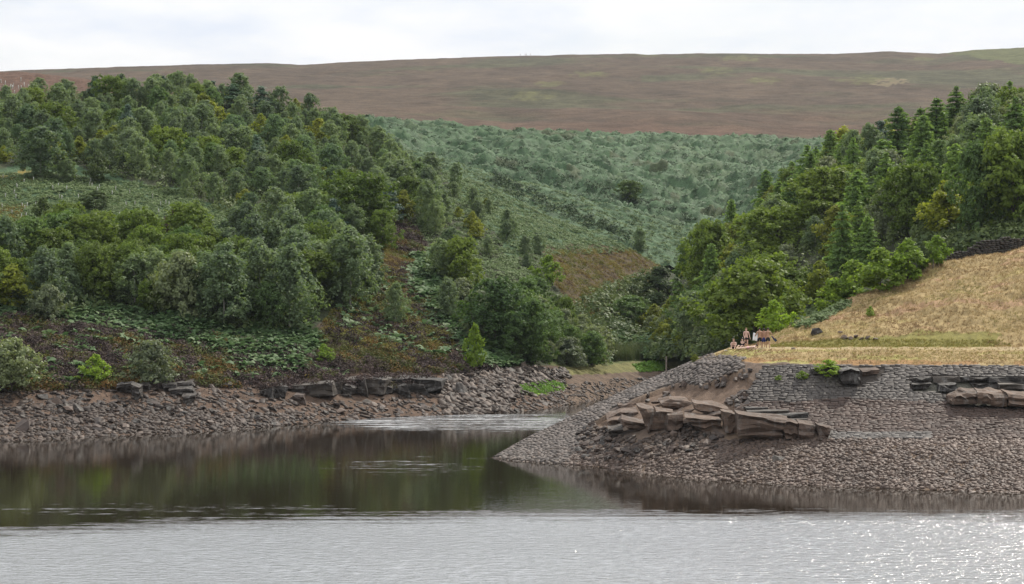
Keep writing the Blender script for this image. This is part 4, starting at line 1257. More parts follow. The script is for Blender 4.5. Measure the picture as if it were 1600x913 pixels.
stuff('bracken', 'green bracken fronds on the banks at the foot of the woods', 'bracken', M_FERN, fern_near, P, (0.5, 1.35), 21, 0.45)
P = np.concatenate([pts(LEFT, 5200, B3, 7, ragged=8), pts(LEFT, 6500, B4, 8, ragged=10), pts(RIGHT, 900, [(1190, 530), (1290, 470), (1330, 470), (1260, 520), (1210, 540)], 5), pts(PEN, 420, [(1238, 512), (1300, 484), (1330, 468), (1325, 480), (1262, 512)], 6), pts(LEFT, 1300, [(735, 405), (800, 400), (860, 470), (900, 520), (870, 505), (740, 505)], 72, ragged=8), pts(LEFT, 1100, [(640, 345), (680, 318), (740, 330), (765, 405), (690, 405), (650, 375)], 67, ragged=6), pts(SPUR, 8000, None, 9)])
fern_m2 = [mound(crng, 20, 0.6, 0.36, 0.24, 1.0) for _ in range(5)]
stuff('bracken', 'pale bracken covering the hillside clearing and the spur', 'bracken', M_FERNPALE, fern_m2, P, (0.5, 1.1), 22, 0.3)
P = sample_sheet(BANK, 17000, None, (0.1, 3.1), None, np.random.default_rng(10))[0]
fern_far = [mound(crng, 14, 0.9, 0.42, 0.40, 1.1) for _ in range(5)]
stuff('bracken', 'far bracken covering the hillside below the moor', 'bracken', M_FERNFAR, fern_far, P, (0.4, 1.05), 23, 0.3)
heath_p = [mound(crng, 40, 0.50, 0.50, 0.12) for _ in range(6)]
H2X = [(500, 530), (540, 470), (570, 430), (630, 410), (690, 490), (745, 550), (690, 565)]
H1 = [(-80, 496), (110, 488), (330, 524), (470, 548), (530, 556), (600, 545), (660, 556), (720, 560), (775, 578), (700, 584), (560, 584), (470, 598), (440, 606), (300, 604), (180, 608), (-80, 616)]
P = np.concatenate([pts(LEFT, 5600, H1, 11, ragged=10), pts(LEFT, 900, [(590, 350), (640, 345), (680, 400), (620, 400)], 12, ragged=8), pts(LEFT, 800, H2X, 68, ragged=20)])
tn = np.clip(0.46 + 1.15 * fbm(P[:, 0] / 3.2, P[:, 1] / 3.2, 333, 3) + np.random.default_rng(2).normal(size=len(P)) * 0.15, 0, 1)
stuff('heather', 'brown heather on the bank above the left shore', 'heather', M_HEATH, heath_p, P, (0.6, 1.75), 24, 0.3, tn)
H2 = [(470, 545), (505, 515), (535, 470), (560, 440), (610, 400), (650, 410), (690, 490), (745, 545), (700, 565), (600, 556), (530, 562)]
H3 = [(855, 395), (985, 390), (1045, 410), (1015, 450), (965, 502), (910, 502), (870, 445)]
P = np.concatenate([pts(LEFT, 3600, H2, 13, ragged=26), pts(LEFT, 1500, [(-80, 500), (110, 492), (330, 528), (470, 552), (600, 560), (560, 580), (440, 596), (300, 596), (-80, 606)], 64, ragged=14), pts(LEFT, 3800, H3, 14, ragged=10), pts(LEFT, 500, [(-80, 322), (40, 322), (40, 352), (-80, 360)], 15), pts(LEFT, 900, [(600, 380), (660, 400), (640, 460), (580, 470)], 16, ragged=10)])
tn = np.clip(0.5 + 0.9 * fbm(P[:, 0] / 4, P[:, 1] / 4, 334, 3) + np.random.default_rng(3).normal(size=len(P)) * 0.15, 0, 1)
stuff('bilberry', 'olive and orange bilberry low on the slopes', 'bilberry', M_BILB, heath_p, P, (0.45, 1.1), 25, 0.3, tn)
under_p = [mound(crng, 34, 0.8, 0.9, 0.22, 0.3) for _ in range(5)]
P = np.concatenate([pts(LEFT, 2600, UPPER, 17), pts(LEFT, 1300, LOWER, 18), pts(LEFT, 900, SIDE, 19), pts(RIGHT, 1900, RW, 20), pts(RIGHT, 700, [(1020, 560), (1050, 500), (1110, 490), (1240, 520), (1260, 550), (1060, 562)], 61), pts(RIGHT, 1100, [(1440, 412), (1700, 352), (1700, 290), (1440, 360)], 62), pts(LEFT, 900, [(890, 480), (1010, 430), (1060, 470), (1010, 548), (930, 548)], 63)])
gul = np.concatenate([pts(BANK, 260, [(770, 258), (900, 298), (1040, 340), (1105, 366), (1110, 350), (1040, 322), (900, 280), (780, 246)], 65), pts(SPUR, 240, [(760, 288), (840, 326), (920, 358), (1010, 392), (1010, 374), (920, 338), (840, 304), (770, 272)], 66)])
M_SHADE_SCRUB = cover_leaf('gully_shade_leaves', [(0, (0.026, 0.044, 0.022)), (1, (0.050, 0.075, 0.034))], 0.7, 0.1, 0.2)  # dark leaf clumps added to paint the shade behind the spur crests
stuff('shade_scrub', 'dark leaf clumps added as shade in the gullies between the bracken spurs', 'shade_scrub', M_SHADE_SCRUB, under_p, gul, (0.7, 1.7), 71, 0.3)
stuff('undergrowth', 'low leafy undergrowth between the trees of the woods', 'undergrowth', M_UNDER, under_p, P, (0.6, 2.1), 26, 0.3)
dry_p = [tuft(crng, 7, 0.26, 0.36, 0.03) for _ in range(6)]
g1 = sample_sheet(PEN, 25000, [(1130, 560), (1150, 535), (1230, 505), (1300, 478), (1400, 428), (1480, 400), (1860, 345), (1860, 548), (1200, 548), (1140, 562)], (6.25, 8.3), (1140, 1860), np.random.default_rng(31))[0]
g2 = sample_sheet(PEN, 5000, [(1085, 566), (1100, 552), (1139, 540), (1860, 540), (1860, 572), (1160, 570), (1160, 562)], (4.1, 4.95), (1080, 1860), np.random.default_rng(32))[0]
g1 = np.concatenate([g1, sample_sheet(PEN, 1500, None, (5.8, 6.35), (1540, 1860), np.random.default_rng(38))[0], sample_sheet(PEN, 420, None, (5.05, 5.8), (1215, 1860), np.random.default_rng(39))[0]])
stuff('dry_grass', 'straw coloured dry grass on the hill and bank above the stone wall', 'grass', M_DRYG, dry_p, np.concatenate([g1, g2]), np.concatenate([np.random.default_rng(3).uniform(0.22, 0.70, len(g1)), np.random.default_rng(4).uniform(0.2, 0.55, len(g2))]), 27, 0.45, np.clip(0.42 + 0.75 * fbm(np.concatenate([g1, g2])[:, 0] / 3.5, np.concatenate([g1, g2])[:, 1] / 3.5, 335, 4) + np.random.default_rng(6).normal(size=len(g1) + len(g2)) * 0.16, 0, 1))
g3 = sample_sheet(PEN, 2600, [(1205, 536), (1240, 528), (1570, 532), (1590, 545), (1205, 545)], (5.85, 6.32), (1205, 1580), np.random.default_rng(33))[0]
g4 = sample_sheet(PEN, 700, [(1290, 540), (1700, 540), (1700, 566), (1290, 560)], (4.3, 5.1), (1280, 1700), np.random.default_rng(34))[0]
stuff('grass', 'yellow-green grass along the track at the foot of the dry hill', 'grass', M_GRNG, dry_p, np.concatenate([g3, g4]), (0.2, 0.6), 28, 0.25)
rush_p = [tuft(crng, 9, 1.5, 0.5, 0.035) for _ in range(4)]
P = np.concatenate([pts(LEFT, 900, [(945, 552), (1030, 548), (1034, 562), (940, 566)], 35)])
stuff('rushes', 'tall rushes in a band across the head of the cove', 'rushes', M_RUSH, rush_p, P, (0.7, 1.15), 29, 0.15)
herb_p = [mound(crng, 14, 0.5, 0.35, 0.22) for _ in range(4)]
P = np.concatenate([pts(LEFT, 420, [(988, 570), (1020, 566), (1040, 568), (1036, 580), (1000, 582)], 36), pts(LEFT, 330, [(812, 604), (850, 594), (878, 598), (880, 610), (850, 616), (815, 616)], 37, ragged=5)])
stuff('herbs', 'vivid green marsh plants on the mud of the cove', 'plants', M_HERB, herb_p, P, (0.35, 0.8), 30, 0.2)
# ------------------------------------------------------------------ stones
def slab_proto(rng, flat=0.35, jag=0.16):
    """a broken angular stone: eight jittered corners"""
    V = []
    for z in (-1, 1):
        for (x, y) in ((-1, -1), (1, -1), (1, 1), (-1, 1)):
            s = 1.0 if z < 0 else rng.uniform(0.72, 0.98)
            V.append((0.5 * x * s + rng.normal() * jag * 0.5, 0.5 * y * s + rng.normal() * jag * 0.5, (0.5 * z + rng.normal() * jag * 0.4) * flat))
    F = [(0, 3, 2, 1), (4, 5, 6, 7), (0, 1, 5, 4), (1, 2, 6, 5), (2, 3, 7, 6), (3, 0, 4, 7)]
    return np.array(V), np.array(F)

def hull_mesh(name, rng, n=16, flat=0.5, m=None):
    bm = bmesh.new()
    for _ in range(n):
        d = rng.normal(size=3); d /= np.abs(d).max() ** 0.7 * np.linalg.norm(d) ** 0.3
        bm.verts.new((d[0] * 0.5, d[1] * 0.5, d[2] * 0.5 * flat))
    r = bmesh.ops.convex_hull(bm, input=bm.verts)
    bmesh.ops.delete(bm, geom=[g for g in r['geom_interior'] if isinstance(g, bmesh.types.BMVert)], context='VERTS')
    me = bpy.data.meshes.new(name); bm.to_mesh(me); bm.free()
    if m: me.materials.append(m)
    return me

srng = np.random.default_rng(900)
STONE_TONE.update({'scree_stone': (.37, .315, .28), 'beach_stone': (.52, .47, .44), 'slab_stone': (.58, .50, .455), 'cliff_stone': (.48, .45, .425), 'sandstone': (.52, .46, .42), 'pitching_stone': (.80, .75, .71),
    'pitching_stone_small': (.80, .75, .71), 'wall_stone': (.56, .49, .455), 'wall_stone_small': (.64, .615, .59), 'wall_stone_grey': (.64, .615, .59), 'wall_stone_reddish': (.56, .49, .455), 'bleached_wall_stone': (.48, .47, .46), 'bleached_small_stone': (.48, .47, .46)})
M_SCREE = stone_mat('scree_stone', (0.060, 0.050, 0.044), (0.130, 0.108, 0.092), (0.280, 0.250, 0.228), 1.5, 0.25, 0.65, 0.03)
M_GRAVEL = stone_mat('beach_stone', (0.086, 0.066, 0.055), (0.162, 0.122, 0.099), (0.259, 0.216, 0.191), 1.5, 0.3, 0.65, 0.03)
M_SLAB = stone_mat('slab_stone', (0.049, 0.042, 0.038), (0.107, 0.085, 0.072), (0.156, 0.124, 0.101), 0.9, 0.35, 0.65, 0.04, 'obj')
M_CLIFF = stone_mat('cliff_stone', (0.036, 0.033, 0.031), (0.069, 0.060, 0.053), (0.099, 0.087, 0.075), 0.8, 0.3, 0.7,  0.09, 'obj', True)
M_LEDGE = stone_mat('sandstone', (0.108, 0.085, 0.072), (0.148, 0.114, 0.092), (0.176, 0.133, 0.104), 0.7, 0.25, 0.8,  0.09, 'obj', True)
M_PITCH = stone_mat('pitching_stone', (0.076, 0.069, 0.065), (0.122, 0.108, 0.099), (0.162, 0.144, 0.133), 0.8, 0.3, 0.7, 0.03, 'obj')
M_PITCHS = stone_mat('pitching_stone_small', (0.076, 0.069, 0.065), (0.122, 0.108, 0.099), (0.162, 0.144, 0.133), 0.8, 0.3, 0.7, 0.03)
M_WALLST = stone_mat('wall_stone', (0.088, 0.071, 0.063), (0.112, 0.088, 0.076), (0.128, 0.100, 0.086), 0.8, 0.3, 0.7, 0.03, 'obj')
M_WALLSTS = stone_mat('wall_stone_small', (0.079, 0.072, 0.069), (0.099, 0.090, 0.084), (0.115, 0.104, 0.098), 0.8, 0.3, 0.7, 0.03)
M_WHITE = stone_mat('bleached_wall_stone', (0.176, 0.164, 0.156), (0.240, 0.224, 0.212), (0.288, 0.272, 0.256), 0.8, 0.25, 0.75, 0.03, 'obj')

slabs = [slab_proto(srng, srng.uniform(0.22, 0.5), 0.2) for _ in range(10)]
lumps = [slab_proto(srng, srng.uniform(0.5, 0.85), 0.22) for _ in range(10)]

def basis_on(N, rng, dip=None, spread=0.5):
    """frames lying on a slope, heading jittered about a bedding direction (or random)"""
    n = len(N)
    a = rng.uniform(0, 6.283, n) if dip is None else dip + rng.normal(size=n) * spread
    T = np.stack([np.cos(a), np.sin(a), np.zeros(n)], 1)
    Nn = N + rng.normal(size=(n, 3)) * 0.22
    Nn /= np.linalg.norm(Nn, axis=1, keepdims=True)
    T -= Nn * (T * Nn).sum(1, keepdims=True)
    T /= np.linalg.norm(T, axis=1, keepdims=True)
    B = np.cross(Nn, T)
    return np.stack([T, B, Nn], 2)

def rubble(name, label, cat, sheet, n, poly, trange, size, protos, m, seed, dip=None, spread=0.5, tint=None, ragged=0, bias=2.2, urange=None, el=(1, 1.7)):
    rng = np.random.default_rng(seed)
    P, N = sample_sheet(sheet, n, poly, trange, urange, rng, ragged)
    s = size[0] + (size[1] - size[0]) * rng.random(n) ** bias
    S = np.stack([s * rng.uniform(el[0], el[1], n), s, s * rng.uniform(0.8, 1.2, n)], 1)
    R = basis_on(N, rng, dip, spread)
    t = rng.random(n) if tint is None else np.clip(tint(P) + rng.normal(size=n) * 0.2, 0, 1)
    V, F, t = scatter(protos, P + N * (s * 0.08)[:, None], R, S, rng, t)
    o = obj(name, mesh_np(name, V, F, {'tint': t}), m)
    return tag(o, label, cat, None, 'stuff')

# scree on the left shore; stones are palest in the lower band washed by the water
def tint_l(P):
    return 0.20 + 0.25 * fbm(P[:, 0] / 4, P[:, 1] / 4, 401, 3) + 0.22 * np.exp(-((P[:, 2] - 1.1) / 0.8) ** 2) + 0.25 * np.exp(-((P[:, 2]) / 0.16) ** 2)
SCR = [(-90, 600), (100, 598), (300, 592), (400, 600), (450, 625), (560, 628), (660, 612), (720, 580), (830, 576), (890, 578), (905, 600), (880, 640), (800, 650), (600, 660), (400, 676), (200, 688), (-90, 705)]
rubble('scree', 'broken grey and brown scree covering the left shore', 'scree', LEFT, 5200, SCR, (0.99, 1.98), (0.09, 0.50), slabs, M_SCREE, 41, -0.9, 0.7, tint_l, 0, 2.6, (-200, 885), (0.9, 2.3))
rubble('scree', 'denser pale stones along the lower left shore', 'scree', LEFT, 5000, [(-90, 640), (150, 630), (330, 640), (420, 650), (500, 652), (400, 676), (200, 688), (-90, 706)], (0.99, 1.7), (0.08, 0.46), slabs, M_SCREE, 42, -0.9, 0.8, tint_l, 10, 3.2)
rubble('scree', 'stones along the waterline and mud of the cove', 'scree', LEFT, 700, None, (0.99, 1.5), (0.12, 0.45), slabs, M_SCREE, 43, -0.4, 0.8, tint_l, 0, 2.5, (860, 1040))
rubble('scree', 'shale slope dropping to the cove from the thicket', 'scree', LEFT, 1700, [(690, 582), (760, 575), (830, 575), (880, 574), (890, 585), (830, 600), (790, 648), (690, 652)], (1.0, 1.98), (0.14, 0.7), slabs, M_SCREE, 44, -0.95, 0.25, None, 8, 2.0, None, (1.2, 2.6))

# gravel beach and rubble of the peninsula
def tint_p(P):
    px, py = w2p(P[:, 0], P[:, 1], P[:, 2])
    return 0.38 + 0.25 * fbm(P[:, 0] / 3, P[:, 1] / 3, 402, 3) + 0.30 * np.exp(-((py - 692) / 9) ** 2) * np.clip((px - 1280) / 120, 0, 1) + 0.3 * np.exp(-(P[:, 2] / 0.12) ** 2)
BEACH = [(905, 700), (930, 690), (1000, 700), (1100, 690), (1160, 688), (1290, 686), (1860, 684), (1860, 784), (1600, 774), (1300, 764), (1080, 750), (900, 730), (880, 727)]
rubble('gravel', 'brown gravel beach sloping from the stone wall to the water', 'gravel', PEN, 23000, BEACH, (0.98, 2.25), (0.07, 0.30), slabs + lumps, M_GRAVEL, 45, None, 0.5, tint_p, 6, 2.0)
RUB = [(905, 672), (925, 664), (950, 672), (980, 684), (1014, 682), (1060, 668), (1075, 662), (1100, 676), (1130, 682), (1125, 700), (1090, 705), (1040, 712), (980, 722), (920, 722), (900, 712)]
rubble('rubble', 'tumbled grey rubble between the larger stones below the ledge', 'rubble', PEN, 1700, RUB, None, (0.16, 0.42), lumps, M_SCREE, 46, None, 0.5, None, 6, 1.6)
rubble('rubble', 'stones fallen out along the waterline of the paved nose', 'rubble', PEN, 650, [(774, 712), (830, 700), (905, 690), (905, 732), (774, 722)], (0.98, 2.0), (0.10, 0.32), slabs, M_SCREE, 47, None, 0.5, None, 6, 2)

# larger stones that can be picked out one by one
ROCKM = {}
def rock_meshes(m, flat, k=6, seed=5):
    key = (m.name, flat)
    if key not in ROCKM:
        g = np.random.default_rng(seed + int(flat * 100))
        ROCKM[key] = [hull_mesh('rock', g, 15, flat, m) for _ in range(k)]
    return ROCKM[key]

def lay_rock(name, label, cat, group, P, N, s, m, flat, rng, dip=None, spread=0.4, el=1.5, sink=0.12, lift=0.0):
    R = basis_on(np.array([N]), rng, dip, spread)[0]
    ms = rock_meshes(m, flat)
    o = bpy.data.objects.new(name, ms[int(rng.integers(len(ms)))])
    COL.objects.link(o)
    M = Matrix([[R[i][j] for j in range(3)] for i in range(3)]).to_4x4()
    o.matrix_world = Matrix.Translation(Vector(P) + Vector(N) * s * (flat * 0.5 - sink + lift)) @ M @ Matrix.Diagonal((s * el, s, s, 1))
    return tag(o, label, cat, group)

rr = np.random.default_rng(950)
# px, py, width px, flatness, dip, label, material
BIG = [
    (35, 672, 34, 0.55, -0.9, 'large reddish slab tilted on the scree near the left edge by the water', 'slab'),
    (66, 622, 22, 0.6, -0.8, 'dark block half buried in the scree below the big shore willow', 'cliff'),
    (88, 632, 22, 0.45, -1.0, 'tilted dark slab, upper one of a pair on the left scree', 'slab'),
    (108, 642, 20, 0.55, -0.9, 'tilted dark slab, lower one of a pair on the left scree', 'slab'),
    (122, 640, 20, 0.5, -0.7, 'dark leaning slab touching the right of the pair on the left scree', 'cliff'),
    (126, 650, 13, 0.35, 0.1, 'small pale flat stone under the pair of dark slabs', 'slab'),
    (152, 672, 18, 0.4, -0.3, 'flat brown stone low on the left scree', 'slab'),
    (115, 684, 14, 0.4, 0.0, 'pale stone at the waterline below the left scree', 'slab'),
    (160, 608, 10, 0.5, 0.3, 'small brown stone beside the vivid bush above the scree', 'slab'),
    (332, 645, 12, 0.7, 0.4, 'round black stone standing alone on the brown soil', 'cliff'),
    (378, 660, 19, 0.35, -0.9, 'pointed flat slab tilted near the water below the brown soil', 'slab'),
    (295, 632, 16, 0.4, -0.9, 'dark slab fallen below the overhanging block', 'cliff'),
    (282, 643, 14, 0.4, -0.8, 'pale edged stone below the overhanging block', 'slab'),
    (340, 612, 15, 0.4, 0.0, 'tan flat stone right of the overhanging block', 'slab'),
    (356, 604, 18, 0.7, 0.0, 'dark squarish boulder under the heather edge', 'cliff'),
    (392, 618, 10, 0.6, 0.3, 'small dark stone on the soil under the heather', 'cliff'),
    (373, 628, 12, 0.4, -0.6, 'brown stone in the middle of the soil slope', 'slab'),
    (425, 641, 16, 0.5, -0.8, 'dark angular slab left of the hollow by the water', 'cliff'),
    (455, 654, 16, 0.4, -0.9, 'thin slab sliding towards the water below the outcrop', 'slab'),
    (524, 634, 17, 0.5, -0.9, 'upper pale slab leaning below the outcrop', 'slab'),
    (531, 645, 22, 0.5, -0.9, 'large grey slab leaning below the pale slab near the water', 'slab'),
    (552, 652, 20, 0.25, -0.9, 'long thin slab dipping into the water', 'slab'),
    (545, 658, 18, 0.35, -0.5, 'dark stone at the waterline by the long thin slab', 'cliff'),
    (604, 632, 10, 0.4, -0.8, 'narrow pale slab on the soil right of the outcrop', 'slab'),
    (720, 612, 26, 0.5, -0.5, 'dark smooth boulder alone on the right part of the left shore', 'cliff'),
    (703, 593, 22, 0.4, -1.0, 'dark slab leaning down slope under the heather end', 'cliff'),
    (692, 615, 16, 0.3, -0.5, 'pale flat stone left of the dark smooth boulder', 'slab'),
    (693, 624, 12, 0.4, -0.8, 'small grey slab below the pale flat stone', 'slab'),
    (742, 617, 16, 0.35, -0.3, 'pair of pale flat stones right of the dark smooth boulder', 'slab'),
    (756, 601, 20, 0.3, -1.0, 'long pale slab on the shale slope', 'slab'),
    (790, 579, 24, 0.3, -0.9, 'upper dark slab at the top of the shale slope', 'cliff'),
    (802, 581, 20, 0.35, -0.9, 'second dark slab at the top of the shale slope', 'cliff'),
    (775, 608, 15, 0.35, -0.6, 'grey block in the middle of the shale slope', 'slab'),
    (795, 621, 22, 0.3, -0.8, 'long stone low on the shale slope', 'slab'),
    (757, 628, 20, 0.3, -0.8, 'flat grey stone low on the shore left of the cove', 'slab'),
    (707, 636, 13, 0.4, -0.4, 'pale flat stone close to the water on the right part of the shore', 'slab'),
    (807, 644, 12, 0.6, 0.4, 'dark stone at the corner where the cove begins', 'cliff'),
    (580, 652, 6, 1.0, 0.3, 'small dark post like stone at the water edge', 'cliff'),
]
mats = {'slab': M_SLAB, 'cliff': M_CLIFF}
for (px, py, wp, flat, dip, label, mk) in BIG:
    hit = ray(px, py, [LEFT])
    if hit is None: continue
    s = wp / FPX * hit[0].y
    lay_rock('boulder', label, 'rock', None, hit[0], hit[1], s / 1.25, mats[mk], flat, rr, dip, 0.15, 1.35)
hit = ray(1217, 719, [PEN]); lay_rock('boulder', 'dark flat boulder lying alone on the gravel beach', 'rock', None, hit[0], hit[1], 0.72, M_CLIFF, 0.5, rr, 0.1, 0.1, 1.4)
hit = ray(1240, 546, [PEN]); lay_rock('boulder', 'small reddish stone on the edge of the track', 'rock', None, hit[0], hit[1], 0.30, M_SLAB, 0.6, rr, 0.1, 0.1, 1.4)
hit = ray(1277, 521, [PEN]); lay_rock('boulder', 'rounded grey boulder at the foot of the dry grass hill', 'rock', None, hit[0], hit[1], 0.85, M_CLIFF, 0.6, rr, 0.1, 0.1, 1.3)
hit = ray(1313, 520, [PEN]); lay_rock('boulder', 'small pale stone above the reddish rubble at the hill foot', 'rock', None, hit[0], hit[1], 0.35, M_LEDGE, 0.5, rr, 0.1, 0.1, 1.3)
k = 0
for (dx, dy, s_, w_) in ((-18, 3, 0.55, 'leftmost and tallest'), (-8, 5, 0.40, 'second from the left'), (0, 0, 0.5, 'topmost'), (8, 6, 0.35, 'lowest'), (18, 4, 0.45, 'second from the right'), (30, 6, 0.35, 'rightmost')):
    hit = ray(1338 + dx, 527 + dy * 0.6, [PEN])
    lay_rock('broken_stone', '%s of the reddish broken stones beside the track' % w_, 'rock', 'reddish broken stones by the track', hit[0], hit[1], s_, M_LEDGE, 0.55, rr, 0.2, 0.5, 1.4)

# medium slabs of the left shore: single things, told apart only by the patch of shore they lie on
P, N = sample_sheet(LEFT, 170, SCR, (1.03, 1.95), (-40, 885), np.random.default_rng(52))
for p, n in zip(P, N):
    px, py = w2p(*p)
    where = ('scree at the far left', 'scree below the vivid bush', 'brown soil below the overhanging block', 'soil left of the outcrop', 'bank below the outcrop', 'stony slope right of the outcrop', 'shale slope by the cove')[int(np.clip((px + 40) / 132, 0, 6))]
    mi, fi = int(rr.integers(3)), int(rr.integers(2)); sz = rr.uniform(0.42, 0.85)
    zz = 'top' if p[2] > 2.6 else ('middle' if p[2] > 1.2 else 'foot')
    adj = '%s %s%s slab' % ('large' if sz > 0.68 else 'small', 'thin ' if fi == 0 else 'thick ', 'dark' if mi == 2 else 'brown')
    lay_rock('flat_stone', '%s at the %s of the %s' % (adj, zz, where), 'rock', '%ss at the %s of the %s' % (adj, zz, where), p, n, sz, (M_SLAB, M_SLAB, M_CLIFF)[mi], (0.3, 0.45)[fi], rr, -0.9, 0.5, rr.uniform(1.2, 1.9))
# rubble below the ledge: the 260 largest stones
P, N = sample_sheet(PEN, 260, RUB, None, None, np.random.default_rng(53), 4)
for p, n in zip(P, N):
    px, py = w2p(*p)
    where = 'left heap of rubble against the pitching' if px < 955 else ('rubble under the stacked slabs' if px < 1030 else 'right heap of rubble under the ledge')
    where = ('upper edge', 'middle', 'lower edge')[int(np.clip((py - 676) / 14, 0, 2))] + ' of the ' + where
    mi = int(rr.integers(4))
    lay_rock('rubble_stone', '%s stone in the %s' % (('brown', 'dark grey', 'brown', 'reddish')[mi], where), 'stone', '%s stones in the %s' % (('brown', 'dark grey', 'brown', 'reddish')[mi], where), p, n, rr.uniform(0.30, 0.62), (M_SLAB, M_CLIFF, M_SLAB, M_LEDGE)[mi], (0.45, 0.7)[int(rr.integers(2))], rr, None, 0.5, rr.uniform(1.0, 1.6), 0.05, 0.1)
# stones spilled at the broken edges of the pitching
for (poly, n_, where) in (([(1000, 618), (1035, 607), (1062, 600), (1085, 606), (1060, 620), (1010, 630)], 34, 'spill under the broken edge of the pitching'),
                          ([(1085, 603), (1100, 600), (1135, 586), (1165, 575), (1180, 585), (1150, 600), (1110, 612)], 40, 'spill at the top of the washed out hollow'),
                          ([(1136, 628), (1160, 612), (1178, 618), (1170, 640), (1145, 640)], 30, 'small heap right of the hollow')):
    P, N = sample_sheet(PEN, n_, poly, None, None, np.random.default_rng(n_))
    for p, n in zip(P, N):
        lay_rock('fallen_stone', 'grey squared stone in the %s' % where, 'stone', 'stones of the %s' % where, p, n, rr.uniform(0.3, 0.55), (M_PITCH, M_SLAB)[int(rr.integers(2))], 0.6, rr, None, 0.5, 1.2, 0.05, 0.12)

# rock outcrops: solid blocks whose front outline is set out on the rock face
def block(name, parent, base, poly, Y, D, rise, m, turn=0.0, seed=0, rough=0.05, cuts=3):
    """a rock with the given front outline (photo pixels at distance Y), D metres deep, its back edge `rise` metres higher"""
    g = np.random.default_rng(seed)
    bm = bmesh.new()
    fr, bkv = [], []
    cx = sum(p[0] for p in poly) / len(poly)
    for (px, py) in poly:
        x, _, z = p2w(px, py, Y)
        yy = Y + (px - cx) / FPX * Y * turn
        fr.append(bm.verts.new((x - base[0], yy - base[1], z - base[2])))
        sh = g.normal(size=2) * 0.08 * D
        bkv.append(bm.verts.new((x - base[0] + sh[0], yy + D + sh[1] - base[1], z + rise - base[2])))
    n = len(poly)
    bm.faces.new(fr); bm.faces.new(bkv[::-1])
    for i in range(n):
        bm.faces.new((fr[(i + 1) % n], fr[i], bkv[i], bkv[(i + 1) % n]))
    bmesh.ops.recalc_face_normals(bm, faces=bm.faces)
    bmesh.ops.triangulate(bm, faces=bm.faces)
    bmesh.ops.subdivide_edges(bm, edges=[e for e in bm.edges if e.calc_length() > 0.5], cuts=cuts, use_grid_fill=True)
    bmesh.ops.triangulate(bm, faces=bm.faces)
    co = np.array([v.co[:] for v in bm.verts])
    a = fbm(co[:, 0] * 1.7 + seed, co[:, 2] * 2.6 + co[:, 1], seed, 3) * rough * 2
    b = fbm(co[:, 0] * 1.3, co[:, 1] * 1.7 + co[:, 2], seed + 5, 3) * rough * 1.6
    c = fbm(co[:, 0] * 3.1, co[:, 2] * 3.9 + seed, seed + 9, 2) * rough
    lay = np.floor((co[:, 2] + 0.15 * fbm(co[:, 0] * 0.8, co[:, 1], seed + 3, 2)) / 0.21)
    a += (h2(lay, np.zeros_like(lay), seed + 31) - 0.5) * rough * 4.5 + (h2(np.floor(co[:, 0] / 0.45), lay, seed + 33) - 0.5) * rough * 1.6
    for i, v in enumerate(bm.verts):
        v.co.y += a[i]; v.co.z += b[i]; v.co.x += c[i]
    me = bpy.data.meshes.new(name); bm.to_mesh(me); bm.free()
    return obj(name, me, m, parent)

def outcrop(label, sheet, blocks, mname, part='rock_block', sink=0.5, depth=2.0, rise=0.18, seed=0):
    cx = np.mean([p[0] for b in blocks for p in b[0]]); by = max(p[1] for b in blocks for p in b[0])
    h = ray(cx, by, [sheet])
    base = (h[0].x, h[0].y, h[0].z)
    t = thing('rock_outcrop', label, 'rock', base)
    for i, b in enumerate(blocks):
        poly = b[0]
        opt = b[1] if len(b) > 1 else {}
        bx = np.mean([p[0] for p in poly]); yb = max(p[1] for p in poly)
        hh = ray(bx, min(yb, 900), [sheet])
        Y = hh[0].y + opt.get('dy', -0.25)
        block(part, t, base, poly, Y, opt.get('D', depth), opt.get('rise', rise), opt.get('m', mname), opt.get('turn', 0.0), seed + i * 7, opt.get('rough', 0.085))
    return t

